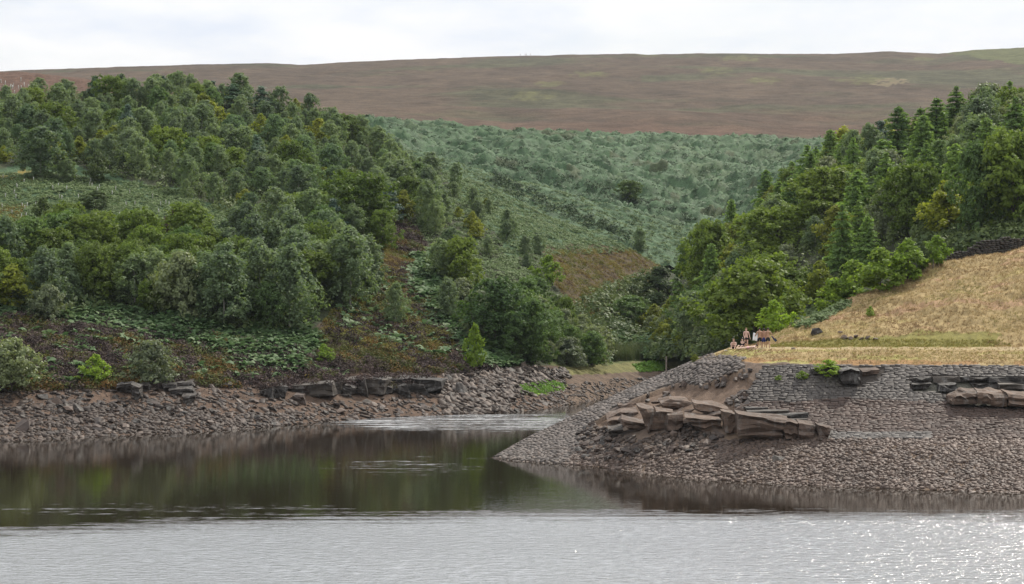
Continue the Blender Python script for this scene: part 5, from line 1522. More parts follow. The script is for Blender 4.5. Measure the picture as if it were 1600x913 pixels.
ledge = [
    ([(947.5, 654), (970, 644.5), (996, 644), (1008, 660), (973, 657), (955, 660)], {'D': 2.2, 'rise': 0.23, 'dy': 0.6}),
    ([(967, 633.5), (993, 630), (999, 640), (996, 645), (968, 644)], {'D': 1.8, 'rise': 0.18, 'dy': 1.6}),
    ([(949, 660), (973, 654), (987, 671), (950, 668)], {'D': 1.6, 'rise': 0.14}),
    ([(972, 656.5), (1012, 664), (1014, 675), (984, 672), (973, 665)], {'D': 2.0, 'rise': 0.27, 'dy': -0.5}),
    ([(950, 671), (974, 668), (975, 682), (953, 683)], {'D': 1.4, 'dy': -0.2, 'm': M_CLIFF}),
    ([(996.5, 635), (1023, 641), (1024.5, 646), (1017, 670), (1013.5, 678), (1007, 660)], {'D': 2.0, 'turn': 0.9, 'dy': -0.3, 'm': M_LEDGE}),
    ([(1024, 642), (1052, 646), (1050, 672), (1017, 672)], {'D': 2.4, 'rise': 0.23}),
    ([(1045, 650), (1067, 649), (1067, 666), (1059, 672), (1043, 673)], {'D': 2.2, 'rise': 0.18, 'dy': -0.5}),
    ([(1033, 630), (1047, 625), (1083, 629), (1085, 635), (1068, 638), (1035, 637)], {'D': 2.2, 'rise': 0.20}),
    ([(1083, 631), (1114, 634.5), (1140, 640), (1128, 652), (1099, 646), (1084, 642)], {'D': 2.2, 'rise': 0.23}),
    ([(1071, 651.5), (1128, 657), (1126, 675), (1098, 673), (1082, 666)], {'D': 2.4, 'rise': 0.25}),
    ([(1131.5, 645), (1153, 648.5), (1153, 677), (1132, 675)], {'D': 2.2, 'rise': 0.18, 'dy': -0.4}),
    ([(1153.8, 648), (1229, 656.5), (1224, 673), (1220, 688), (1154, 680)], {'D': 2.4, 'rise': 0.14, 'dy': -0.3}),
    ([(1229, 659), (1247, 662), (1246, 683), (1229, 686), (1225, 675)], {'D': 2.0, 'rise': 0.14}),
    ([(1250, 662), (1274, 665), (1272, 686), (1247.5, 684)], {'D': 2.0, 'rise': 0.14, 'dy': -0.1}),
    ([(1280, 665), (1300, 670), (1293, 688), (1279.5, 687)], {'D': 1.6, 'rise': 0.14, 'dy': -0.1}),
    ([(1166, 638), (1200, 637), (1201, 642), (1167, 643)], {'D': 1.2, 'rise': 0.05, 'm': M_CLIFF, 'rough': 0.03}),
    ([(1168, 643.5), (1233, 641.5), (1234, 648), (1186, 650)], {'D': 1.2, 'rise': 0.05, 'm': M_CLIFF, 'rough': 0.03}),
    ([(1190, 651), (1264, 646), (1263, 654), (1216, 656)], {'D': 1.2, 'rise': 0.05, 'm': M_CLIFF, 'rough': 0.03}),
    ([(1222, 657), (1262, 655), (1262, 662), (1240, 661)], {'D': 1.2, 'rise': 0.05, 'm': M_CLIFF, 'rough': 0.03}),
]
outcrop('long brown sandstone ledge broken into blocks across the peninsula bank', PEN, ledge, M_LEDGE, seed=11)
# joint shadows are real gaps; a few loose slabs lie on the ledge
for (px, py, s_, lb) in ((1030, 633, 0.8, 'tan loose slab on the left end of the upper ledge'), (1078, 647, 0.6, 'reddish loose stone on the middle of the ledge'), (1112, 652, 1.1, 'orange brown flat slab lying on the right part of the ledge'),
                         (1062, 646, 0.5, 'small brown stone beside the reddish loose stone'), (1160, 642, 0.8, 'pale slab capping the joint of the ledge')):
    h = ray(px, py, [PEN]); lay_rock('loose_stone', lb, 'rock', None, Vector(h[0]) + Vector((0, -0.2, 0.25)), h[1], s_, M_LEDGE, 0.3, rr, 0.0, 0.2, 1.7)
outcrop('large reddish rock laid bare in the right part of the stone wall', PEN, [
    ([(1486, 626), (1495, 619), (1512, 614), (1527, 614), (1527, 632), (1487, 633)], {'D': 1.6, 'rise': 0.3, 'dy': -0.6}),
    ([(1527.5, 614), (1542, 616), (1552, 615), (1575, 617), (1574, 635), (1558, 636), (1542, 632), (1528, 632)], {'D': 1.8, 'rise': 0.3, 'dy': -0.6}),
    ([(1576, 617), (1601, 619.5), (1660, 624), (1660, 638), (1576, 635)], {'D': 1.8, 'rise': 0.3, 'dy': -0.6})], M_LEDGE, seed=61)
outcrop('dark upright rock under the bush at the top of the stone wall', PEN, [
    ([(1313, 581), (1330, 578), (1345, 581), (1344, 600), (1320, 601), (1314, 596)], {'D': 1.5, 'rise': 0.2, 'dy': -0.5, 'm': M_CLIFF}),
    ([(1347, 580), (1376, 579), (1372, 585), (1348, 588)], {'D': 1.5, 'rise': 0.2, 'dy': -0.1, 'm': M_LEDGE}),
    ([(1268, 577), (1290, 573), (1308, 577), (1306, 584), (1270, 584)], {'D': 1.0, 'rise': 0.2, 'dy': -0.2})], M_CLIFF, seed=71)
outcrop('exposed broken courses in the hollow of the stone wall', PEN, [
    ([(1424, 592), (1456, 590), (1457, 599), (1424, 600)], {}), ([(1457.5, 590), (1500, 589), (1500, 597), (1458, 598)], {}), ([(1501, 590), (1545, 591), (1545, 598), (1501, 598)], {}), ([(1546, 591), (1600, 592), (1660, 594), (1660, 601), (1546, 599)], {}),
    ([(1425, 601), (1456, 600), (1450, 609), (1425, 609)], {}), ([(1470, 603), (1496, 600), (1500, 614), (1466, 612)], {}), ([(1520, 600), (1560, 600), (1560, 607), (1522, 606)], {}), ([(1561, 601), (1660, 604), (1660, 612), (1562, 609)], {})],
    M_CLIFF, 'broken_course', depth=1.0, rise=0.1, seed=81)

cliff1 = []
g = np.random.default_rng(66)
for (x0, y0, x1, y1) in [(408, 602, 428, 622), (428, 600, 448, 624), (446, 612, 474, 630), (456, 600, 477, 616), (476, 598, 496, 620), (494, 604, 506, 613), (500, 596, 517, 604), (514, 592, 532, 608), (516, 594, 538, 616),
                         (536, 598, 558, 617), (556, 590, 574, 617), (574, 588, 594, 617), (570, 582, 590, 587), (594, 600, 616, 616), (596, 588, 616, 599), (614, 594, 640, 618), (638, 596, 664, 616), (616, 586, 642, 595), (642, 588, 662, 596), (664, 598, 684, 608), (664, 588, 678, 597), (524, 616, 548, 624)]:
    y0 = y0 + 0.22 * (y1 - y0)
    w, h_ = x1 - x0, y1 - y0
    j = lambda a: g.uniform(-0.24, 0.24) * a
    cliff1.append(([(x0 + j(w), y1 + j(h_)), (x0 + j(w), y0 + h_ * 0.3 + j(h_)), (x0 + w * 0.3 + j(w), y0 + j(h_)), (x1 + j(w), y0 + j(h_)), (x1 + j(w), y1 + j(h_))], {'D': g.uniform(3.5, 5.0), 'rise': g.uniform(0.0, 0.25), 'turn': g.uniform(-0.4, 0.4), 'dy': g.uniform(0.2, 1.0), 'm': (M_CLIFF, M_CLIFF, M_SLAB)[int(g.integers(3))], 'rough': 0.07}))
for pl in ([(432, 624), (434, 604), (470, 602), (518, 598), (520, 620)], [(512, 618), (514, 596), (560, 592), (602, 594), (600, 616)], [(592, 617), (594, 594), (640, 592), (688, 596), (690, 610), (640, 616)]):
    cliff1.append((pl, {'D': 4.0, 'rise': 0.1, 'dy': 1.3, 'rough': 0.09}))
outcrop('long dark broken rock outcrop under the heather of the left shore', LEFT, cliff1, M_CLIFF, seed=101)
outcrop('overhanging block with pale flat top on the left shore', LEFT, [
    ([(252, 600), (274, 601), (275, 612), (256, 610)], {'D': 1.6, 'dy': -0.3}), ([(274, 598), (300, 598), (303, 604), (299, 608), (277, 608)], {'D': 3.0, 'dy': -0.5}),
    ([(262, 609), (300, 608), (304, 620), (270, 618)], {'D': 1.5}), ([(284, 620), (305, 618), (302, 628), (288, 630)], {'D': 1.2})], M_CLIFF, seed=131)
outcrop('low dark rocks just right of the small vivid bush', LEFT, [
    ([(182, 602), (204, 600), (206, 614), (184, 612)], {'D': 1.2}), ([(204, 600), (216, 606), (219, 620), (212, 626), (206, 614)], {'D': 1.0, 'turn': 0.4}), ([(216, 601), (230, 602), (234, 612), (219, 612)], {'D': 1.2})], M_CLIFF, seed=141)

# heather hanging over the brow of the rocks
hp = []
g = np.random.default_rng(67)
for (poly, o_) in cliff1 + [([(182, 602), (216, 603)], {}), ([(216, 601), (234, 603)], {}), ([(250, 599), (304, 599)], {}), ([(300, 592), (360, 600)], {}), ([(340, 600), (408, 603)], {})]:
    x0, x1 = min(p[0] for p in poly), max(p[0] for p in poly); y0 = min(p[1] for p in poly)
    if y0 > 606: continue
    hh = ray((x0 + x1) / 2, max(p[1] for p in poly), [LEFT])[0]
    for _ in range(9):
        Y = hh.y + 0.7 + g.uniform(0.1, 3.2)
        x, y, z = p2w(g.uniform(x0 - 2, x1 + 2), y0 + 2, hh.y + 0.7)
        hp.append((x * Y / (hh.y + 0.7), Y, z - 0.1 + g.uniform(-0.1, 0.15)))
hp = np.array(hp)
stuff('heather', 'dark heather hanging over the rock outcrop of the left shore', 'heather', M_HEATH, heath_p, hp, (0.8, 1.6), 68, 0.4, np.clip(0.3 + g.normal(size=len(hp)) * 0.2, 0, 1))

# ------------------------------------------------------------------ stone pitching: hand laid stones, the largest as parts
def stone_unit(g):
    V = []
    for z, s in ((-0.5, 1.0), (0.35, 0.97), (0.5, 0.90)):
        for (x, y) in ((-1, -1), (1, -1), (1, 1), (-1, 1)):
            V.append((0.5 * x * s + g.normal() * 0.035, 0.5 * y * s + g.normal() * 0.045, z + (g.normal() * 0.05 if z > 0 else 0)))
    F = []
    for b in (0, 4):
        for i in range(4):
            F.append((b + i, b + (i + 1) % 4, b + 4 + (i + 1) % 4, b + 4 + i))
    F.append((8, 9, 10, 11))
    return np.array(V), np.array(F)
g = np.random.default_rng(700)
UNITS = [stone_unit(g) for _ in range(8)]

def lay_stones(root, base, P, T, N, L, H, mats_big, mat_small, seed, nbig=290, score=None):
    """stones as frames on the slope: the largest in view become parts called stone, the rest one part"""
    rng = np.random.default_rng(seed)
    n = len(P)
    B = np.cross(N, T)
    D = rng.uniform(0.26, 0.36, n)
    P = P + N * (rng.normal(size=n) * 0.009 - 0.06)[:, None]
    sc_ = (L * H if score is None else score) / P[:, 1] ** 2
    order = np.argsort(-sc_)
    big = order[:nbig]
    meshes = {}
    for i in big:
        u = int(rng.integers(len(UNITS))); mt = mats_big(P[i], rng)
        if (u, mt.name) not in meshes:
            me = mesh_np('stone', UNITS[u][0], UNITS[u][1]); me.materials.append(mt); meshes[(u, mt.name)] = me
        o = bpy.data.objects.new('stone', meshes[(u, mt.name)])
        COL.objects.link(o); o.parent = root
        R = Matrix(((T[i][0], B[i][0], N[i][0]), (T[i][1], B[i][1], N[i][1]), (T[i][2], B[i][2], N[i][2]))).to_4x4()
        o.matrix_local = Matrix.Translation(Vector(P[i]) - Vector(base)) @ R @ Matrix.Diagonal((L[i], H[i], D[i], 1))
    rest = order[nbig:]
    if len(rest):
        R = np.stack([T, B, N], 2)[rest]
        for (mt, sel) in mat_small(P[rest], rng):
            if sel.sum() == 0: continue
            V, F, t = scatter(UNITS, P[rest][sel] - np.array(base), R[sel], np.stack([L, H, D], 1)[rest][sel], rng)
            o = obj('small_stones', mesh_np('small_stones', V, F, {'tint': t}), mt, root)
            o['kind'] = 'stuff'

# right panel: courses that follow the bank
rng = np.random.default_rng(710)
hit = ray(1430, 684, [PEN]); base = tuple(hit[0])
wallr = thing('stone_revetment', 'long sloping wall of coursed stones below the grass bank', 'stone wall', base)
Pc, Tc, Nc, Lc, Hc = [], [], [], [], []
tv = np.linspace(2.0, 4.04, 400)
ref, _ = PEN.at(np.full(400, 1400.0), tv)
sl = np.concatenate([[0], np.cumsum(np.linalg.norm(np.diff(ref, axis=0), axis=1))])
COURSE = 0.225
HOLE = [[(1422, 589), (1456, 588), (1545, 589), (1700, 591), (1700, 645), (1486, 636), (1480, 620), (1464, 614), (1422, 612)], [(1308, 574), (1382, 574), (1376, 592), (1348, 606), (1312, 606)]]
for ci in range(int(sl[-1] / COURSE)):
    t = float(np.interp((ci + 0.5) * COURSE, sl, tv))
    u = 1150 + rng.uniform(0, 10)
    while u < 1860:
        L = rng.uniform(0.26, 0.72)
        p, n_ = PEN.at(u, t)
        du = L / p[1] * FPX
        uc = u + du / 2
        p, n_ = PEN.at(uc, t); p2, _ = PEN.at(uc + 2, t)
        px, py = w2p(*p)
        u += du
        jx, jy = px + 5 * fbm(np.array([px / 9]), np.array([py / 6]), 3)[0] * 2, py
        if not inpoly(np.array([jx]), np.array([jy]), RIGHTPAN)[0]: continue
        if any(inpoly(np.array([px]), np.array([py]), h)[0] for h in HOLE): continue
        if py < 576 and rng.random() < 0.25: continue
        T = (p2 - p) / np.linalg.norm(p2 - p)
        T -= n_ * T.dot(n_); T /= np.linalg.norm(T)
        Pc.append(p); Tc.append(T); Nc.append(n_); Lc.append(L * 0.97); Hc.append(COURSE * rng.uniform(0.80, 0.86))
Pc, Tc, Nc, Lc, Hc = map(np.array, (Pc, Tc, Nc, Lc, Hc))
def wall_small(P, rng):
    px, py = w2p(P[:, 0], P[:, 1], P[:, 2])
    wt = (py > 677) & (px > 1285) & (px < 1455)
    lo = (py + fbm(px / 30, py / 8, 5) * 8 > 628) & ~wt
    return [(M_WALLSTR, lo), (M_WALLSTS, ~lo & ~wt), (M_WHITE2, wt)]
M_WALLSTR = stone_mat('wall_stone_reddish', (0.088, 0.068, 0.058), (0.112, 0.084, 0.072), (0.128, 0.097, 0.081), 0.8, 0.3, 0.7, 0.03)
M_WHITE2 = stone_mat('bleached_small_stone', (0.176, 0.164, 0.156), (0.240, 0.224, 0.212), (0.288, 0.272, 0.256), 0.8, 0.25, 0.75, 0.03)
def wall_big(p, rng):
    px, py = w2p(*p)
    if py > 677 and 1285 < px < 1455: return M_WHITE
    return M_WALLST if py > 628 else M_PITCHD
M_PITCHD = stone_mat('wall_stone_grey', (0.079, 0.072, 0.069), (0.099, 0.090, 0.084), (0.115, 0.104, 0.098), 0.8, 0.3, 0.7, 0.03, 'obj')
px_, py_ = w2p(Pc[:, 0], Pc[:, 1], Pc[:, 2])
lay_stones(wallr, base, Pc, Tc, Nc, Lc, Hc, wall_big, wall_small, 711, 290, Lc * Hc * ((px_ > 1150) & (px_ < 1610)))

# left panel: rows running up the nose of the peninsula
hit = ray(960, 650, [PEN]); base = tuple(hit[0])
walll = thing('stone_pitching', 'grey stone pitching covering the sloping nose of the peninsula', 'stone wall', base)
tip, topp = np.array((-1.5, 157.0)), np.array((16.0, 168.0))
ax = (topp - tip) / np.linalg.norm(topp - tip); ay = np.array((-ax[1], ax[0]))
Pc, Tc, Nc, Lc, Hc = [], [], [], [], []
row = -15.0
while row < 2.6:
    q = -2.0 + rng.uniform(0, 0.4)
    while q < 27:
        L = rng.uniform(0.24, 0.50)
        xy = tip + ax * (q + L / 2) + ay * (row + 0.13)
        q += L
        h = ground(xy[0], xy[1], [PEN])
        if h is None: continue
        p, n_ = np.array(h[0]), np.array(h[1])
        if p[2] < 0.03: continue
        px, py = w2p(*p)
        k = row > -0.8 and px < 1130
        jx = px + 8 * fbm(np.array([px / 7]), np.array([py / 5]), 3)[0]; jy = py + 4 * fbm(np.array([px / 7]), np.array([py / 5]), 13)[0]
        if not (inpoly(np.array([jx]), np.array([jy]), LEFTPAN)[0] or (k and py > 560)): continue
        T = np.array((ax[0], ax[1], 0)); T = T - n_ * T.dot(n_); T /= np.linalg.norm(T)
        a = rng.normal() * 0.06; Bv = np.cross(n_, T)
        T = T * math.cos(a) + Bv * math.sin(a)
        Pc.append(p); Tc.append(T); Nc.append(n_ ); Lc.append(L * 0.94); Hc.append(0.25 * rng.uniform(0.86, 1.0))
    row += 0.265
Pc, Tc, Nc, Lc, Hc = map(np.array, (Pc, Tc, Nc, Lc, Hc))
print('pitching', len(Pc))
Nc = Nc / np.linalg.norm(Nc, axis=1, keepdims=True)
lay_stones(walll, base, Pc, Tc, Nc, Lc, Hc, lambda p, r: M_PITCH, lambda P, r: [(M_PITCHS, np.ones(len(P), bool))], 712, 290)

# dry stone wall along the foot of the right hand wood
rng = np.random.default_rng(720)
hit = ray(1560, 378, [RIGHT]) ; 
pa, pb = ray(1470, 392, [PEN, RIGHT])[0], ray(1660, 352, [PEN, RIGHT])[0]
pa = Vector((p2w(1478, 400, 190.5)[0], 190.5, 0)); pb = Vector((p2w(1700, 352, 194)[0], 194.0, 0))
base = (pa.x, pa.y, ground(pa.x, pa.y)[0].z)
dsw = thing('dry_stone_wall', 'dark dry stone wall between the dry grass hill and the right hand wood', 'stone wall', base)
Ln = (pb - pa).length; dirv = (pb - pa).normalized()
sp = []
z = 0
while z < 2.0:
    q = rng.uniform(0, 0.3); hh = rng.uniform(0.16, 0.24)
    while q < Ln:
        L = rng.uniform(0.25, 0.55)
        c = pa + dirv * (q + L / 2)
        gz = ground(c.x, c.y, [PEN, RIGHT])[0].z
        top = 1.5 + 0.45 * fbm(np.array([q / 3]), np.array([0.5]), 6)[0]
        if z < top: sp.append((c.x, c.y - rng.uniform(0, 0.05), gz + z + hh / 2, L * 0.95, hh * 0.93))
        q += L
    z += hh
sp = np.array(sp)
order = np.argsort(-sp[:, 3] * sp[:, 4] * ((w2p(sp[:, 0], sp[:, 1], sp[:, 2])[0] < 1605)))
def dsw_frames(idx):
    n = len(idx)
    T = np.tile(np.array(dirv[:]), (n, 1)); N = np.tile(np.array((dirv[1], -dirv[0], 0)), (n, 1)); B = np.cross(N, T)
    return np.stack([T, B, N], 2)
R = dsw_frames(order)
for q, i in enumerate(order[:200]):
    u = q % len(UNITS)
    if ('dsw', u) not in ROCKM:
        me = mesh_np('stone', *UNITS[u]); me.materials.append(M_CLIFF); ROCKM[('dsw', u)] = me
    o = bpy.data.objects.new('stone', ROCKM[('dsw', u)]); COL.objects.link(o); o.parent = dsw
    M = Matrix([[R[q][a][b] for b in range(3)] for a in range(3)]).to_4x4()
    o.matrix_local = Matrix.Translation(Vector(sp[i][:3]) - Vector(base)) @ M @ Matrix.Diagonal((sp[i][3], sp[i][4], 0.45, 1))
idx = order[200:]
V, F, t = scatter(UNITS, sp[idx, :3] - np.array(base), R[200:], np.stack([sp[idx, 3], sp[idx, 4], np.full(len(idx), 0.45)], 1), rng)
o = obj('small_stones', mesh_np('small_stones', V, F, {'tint': t}), stone_mat('dark_wall_stone', (0.06, 0.055, 0.052), (0.115, 0.100, 0.088), (0.165, 0.145, 0.125), 0.8, 0.3, 0.7, 0.05), dsw)
o['kind'] = 'stuff'
# ------------------------------------------------------------------ small things
M_TUBE = plain_mat('white_tree_tube', (0.38, 0.39, 0.35), 0.6, 0.3, 0.1)
M_WOODP = plain_mat('weathered_post', (0.16, 0.135, 0.11), 0.9, 0.2, 0.3)
tr_ = np.random.default_rng(801)
def tube_mesh(h, r):
    V, F = tube([(0, 0, -0.05), (0, 0, h * 0.5), (0, 0, h)], [r, r * 0.97, r * 1.05], 8)
    n = len(V)
    V = np.concatenate([V, V[-8:] * np.array((0.85, 0.85, 1)), V[-8:] * np.array((0.8, 0.8, 0.55))])
    F = list(map(tuple, F))
    for k in range(8):
        k2 = (k + 1) % 8
        F.append((n - 8 + k, n - 8 + k2, n + k2, n + k)); F.append((n + k, n + k2, n + 8 + k2, n + 8 + k))
    return mesh_np('tree_tube', V, np.array(F))
tm = [tube_mesh(0.8, 0.06), tube_mesh(0.5, 0.05)]
stk = mesh_np('stake', *tube([(0.1, 0.03, -0.1), (0.1, 0.03, 0.5), (0.1, 0.03, 1.0)], [0.022, 0.022, 0.02], 4))
for me, m in ((tm[0], M_TUBE), (tm[1], M_TUBE), (stk, M_WOODP)): me.materials.append(m)
def guard(p, k, label, group):
    t = thing('tree_guard', label, 'tree guard', (p[0], p[1], p[2]), group, tr_.uniform(0, 6))
    t.rotation_euler = (tr_.normal() * 0.06, tr_.normal() * 0.06, tr_.uniform(0, 6))
    obj('tube', tm[k], None, t)
    o = obj('stake', stk, None, t); o.scale = (1, 1, 0.8 if k == 0 else 0.7)
TG = sample_sheet(LEFT, 70, [(-60, 122), (0, 122), (45, 128), (50, 146), (0, 150), (-60, 150)], rng=np.random.default_rng(802))[0]
for p in TG: guard(p, 0, 'white tree tube among many on the red heath at the top left', 'white tree tubes on the red heath')
TG = sample_sheet(LEFT, 64, [(-60, 278), (120, 280), (220, 296), (330, 330), (360, 356), (230, 352), (60, 346), (-60, 346)], rng=np.random.default_rng(803))[0]
for p in TG:
    px, py = w2p(*p)
    w_ = 'left part' if px < 110 else ('middle' if px < 230 else 'right end')
    guard(p + np.array((0, 0, 0.30)), 1, 'small pale tree tube in the %s of the bracken clearing' % w_, 'tree tubes in the %s of the bracken clearing' % w_)

def post(px, py, h, r, label, sh, group=None, name='wooden_post'):
    hit = ray(px, py, sh)
    V, F = tube([(0, 0, -0.3), (0, 0, h * 0.5), (0.01, 0, h)], [r, r, r * 0.95], 6)
    n = len(V)
    me = mesh_np(name, np.concatenate([V, [[0.01, 0, h + r * 0.3]]]), np.array(list(map(tuple, F)) + [(n - 6 + k, n - 6 + (k + 1) % 6, n, n) for k in range(6)])[:len(F)])
    o = obj(name, me, M_WOODP, None, hit[0])
    return tag(o, label, 'post', group)
post(5, 404, 1.6, 0.07, 'thin grey fence post at the left edge of the photo', [LEFT])
post(25, 408, 1.0, 0.06, 'shorter fence post right of the one at the left edge', [LEFT])
post(1041, 584, 1.5, 0.07, 'dark wooden post standing in the cove beside the pitching', [PEN, LEFT])
for (px, py, w_) in ((1404, 440, 'nearest the young oak'), (1410, 436, 'second from the young oak'), (1418, 432, 'in the middle of the row'), (1458, 420, 'left under the staked sapling'), (1466, 417, 'under the staked sapling'), (1472, 413, 'right of the staked sapling'),
                     (1396, 444, 'lowest on the slope')):
    post(px, py, 0.9, 0.04, 'short wooden stake %s at the grass edge' % w_, [PEN], 'wooden stakes along the grass edge', 'wooden_stake')

# reedy snag in the mud patch of the cove
hit = ray(845, 612, [LEFT])
V, F = join([tube([(0, 0, -0.1), (0.02, 0, 0.4), (0.06, 0, 0.8)], [0.03, 0.025, 0.01], 5), tube([(0, 0, 0.3), (-0.15, 0, 0.6), (-0.2, 0, 0.75)], [0.02, 0.015, 0.008], 5), tube([(0.02, 0, 0.45), (0.2, 0.05, 0.7)], [0.016, 0.008], 5)])
tag(obj('dead_branch', mesh_np('dead_branch', V, F), M_BARK, None, hit[0]), 'thin dead branch sticking out of the green mud patch', 'branch')
# stream: pale shallow water and stones at the head of the cove
M_STREAM = plain_mat('stream_water', (0.05, 0.045, 0.04), 0.12, 0.6, 0.1)
def strip(name, pts_, w, m, lift, sheet):
    V, F = [], []
    for i, (px, py) in enumerate(pts_):
        h = ray(px, py, sheet)[0]
        ww = w * (0.7 + 0.3 * math.sin(i * 2.1))
        for s in (-1, 0, 1):
            x = h.x + s * ww
            V.append((x, h.y, max(ground(x, h.y, sheet)[0].z, h.z) + lift))
    for i in range(len(pts_) - 1):
        for s in (0, 1):
            F.append((i * 3 + s, i * 3 + s + 1, i * 3 + 4 + s, i * 3 + 3 + s))
    return tag(obj(name, mesh_np(name, V, np.array(F), smooth=True), m), kind='structure')
strip('stream', [(1052, 585), (1046, 580), (1040, 576), (1036, 572), (1036, 568), (1042, 565)], 0.6, M_STREAM, 0.05, [LEFT])

# ------------------------------------------------------------------ people
M_SKIN1 = skin_mat('pale_skin', (0.54, 0.37, 0.29))
M_SKIN2 = skin_mat('tanned_skin', (0.36, 0.21, 0.135))
M_SKIN3 = skin_mat('sunburnt_skin', (0.52, 0.34, 0.27))
M_BLACK = plain_mat('black_cloth', (0.018, 0.018, 0.024), 0.85, 0.2)
M_BLUE = plain_mat('blue_cloth', (0.035, 0.045, 0.17), 0.85, 0.2)
M_NAVY = plain_mat('navy_cloth', (0.03, 0.05, 0.10), 0.85, 0.2)
M_WHITEC = plain_mat('white_cloth', (0.74, 0.74, 0.74), 0.85, 0.2, 0.06)
M_HAIRD = plain_mat('dark_hair', (0.02, 0.015, 0.012), 0.7, 0.3)
M_HAIRB = plain_mat('light_brown_hair', (0.22, 0.14, 0.07), 0.7, 0.3)
M_PINK = plain_mat('pink_cloth', (0.62, 0.34, 0.36), 0.85, 0.2, 0.06)

def skin_object(name, J, E, R, m, parent, root=0, sub=1):
    """a continuous surface grown over connected joints with a radius at each"""
    me = bpy.data.meshes.new(name)
    me.from_pydata([tuple(j) for j in J], E, [])
    o = bpy.data.objects.new(name, me); COL.objects.link(o)
    sk = o.modifiers.new('skin', 'SKIN')
    sk.use_smooth_shade = True
    for i, v in enumerate(me.skin_vertices[0].data):
        v.radius = R[i] if isinstance(R[i], (tuple, list)) else (R[i], R[i])
        v.use_root = (i == root)
    ss = o.modifiers.new('sub', 'SUBSURF'); ss.levels = sub; ss.render_levels = sub
    dg = bpy.context.evaluated_depsgraph_get()
    me2 = bpy.data.meshes.new_from_object(o.evaluated_get(dg))
    o.modifiers.clear()
    o.data = me2
    me2.name = name
    me2.materials.clear(); me2.materials.append(m)
    o.parent = parent
    return o

def hand(J, E, R, wrist, dirv, side, curl=0.35):
    """palm, four unequal fingers and a thumb beyond a wrist joint"""
    d = Vector(dirv).normalized()
    u = Vector(side); u = (u - d * u.dot(d)).normalized()
    nrm = d.cross(u)
    w = J[wrist]
    palm = len(J); J.append(tuple(Vector(w) + d * 0.075)); R.append((0.036, 0.020)); E.append((wrist, palm))
    for k, (off, ln) in enumerate(((-0.030, 0.068), (-0.010, 0.078), (0.011, 0.073), (0.031, 0.055))):
        a = Vector(w) + d * 0.10 + u * off
        b = a + (d * math.cos(curl) + nrm * math.sin(curl)) * ln * 0.55
        c = b + (d * math.cos(curl * 2.2) + nrm * math.sin(curl * 2.2)) * ln * 0.45
        i = len(J); J += [tuple(a), tuple(b), tuple(c)]; R += [0.0095, 0.0085, 0.007]
        E += [(palm, i), (i, i + 1), (i + 1, i + 2)]
    a = Vector(w) + d * 0.045 - u * 0.034
    b = a + (d * 0.75 - u * 0.55 + nrm * 0.35).normalized() * 0.045
    i = len(J); J += [tuple(a), tuple(b)]; R += [0.011, 0.009]
    E += [(wrist, i), (i, i + 1)]

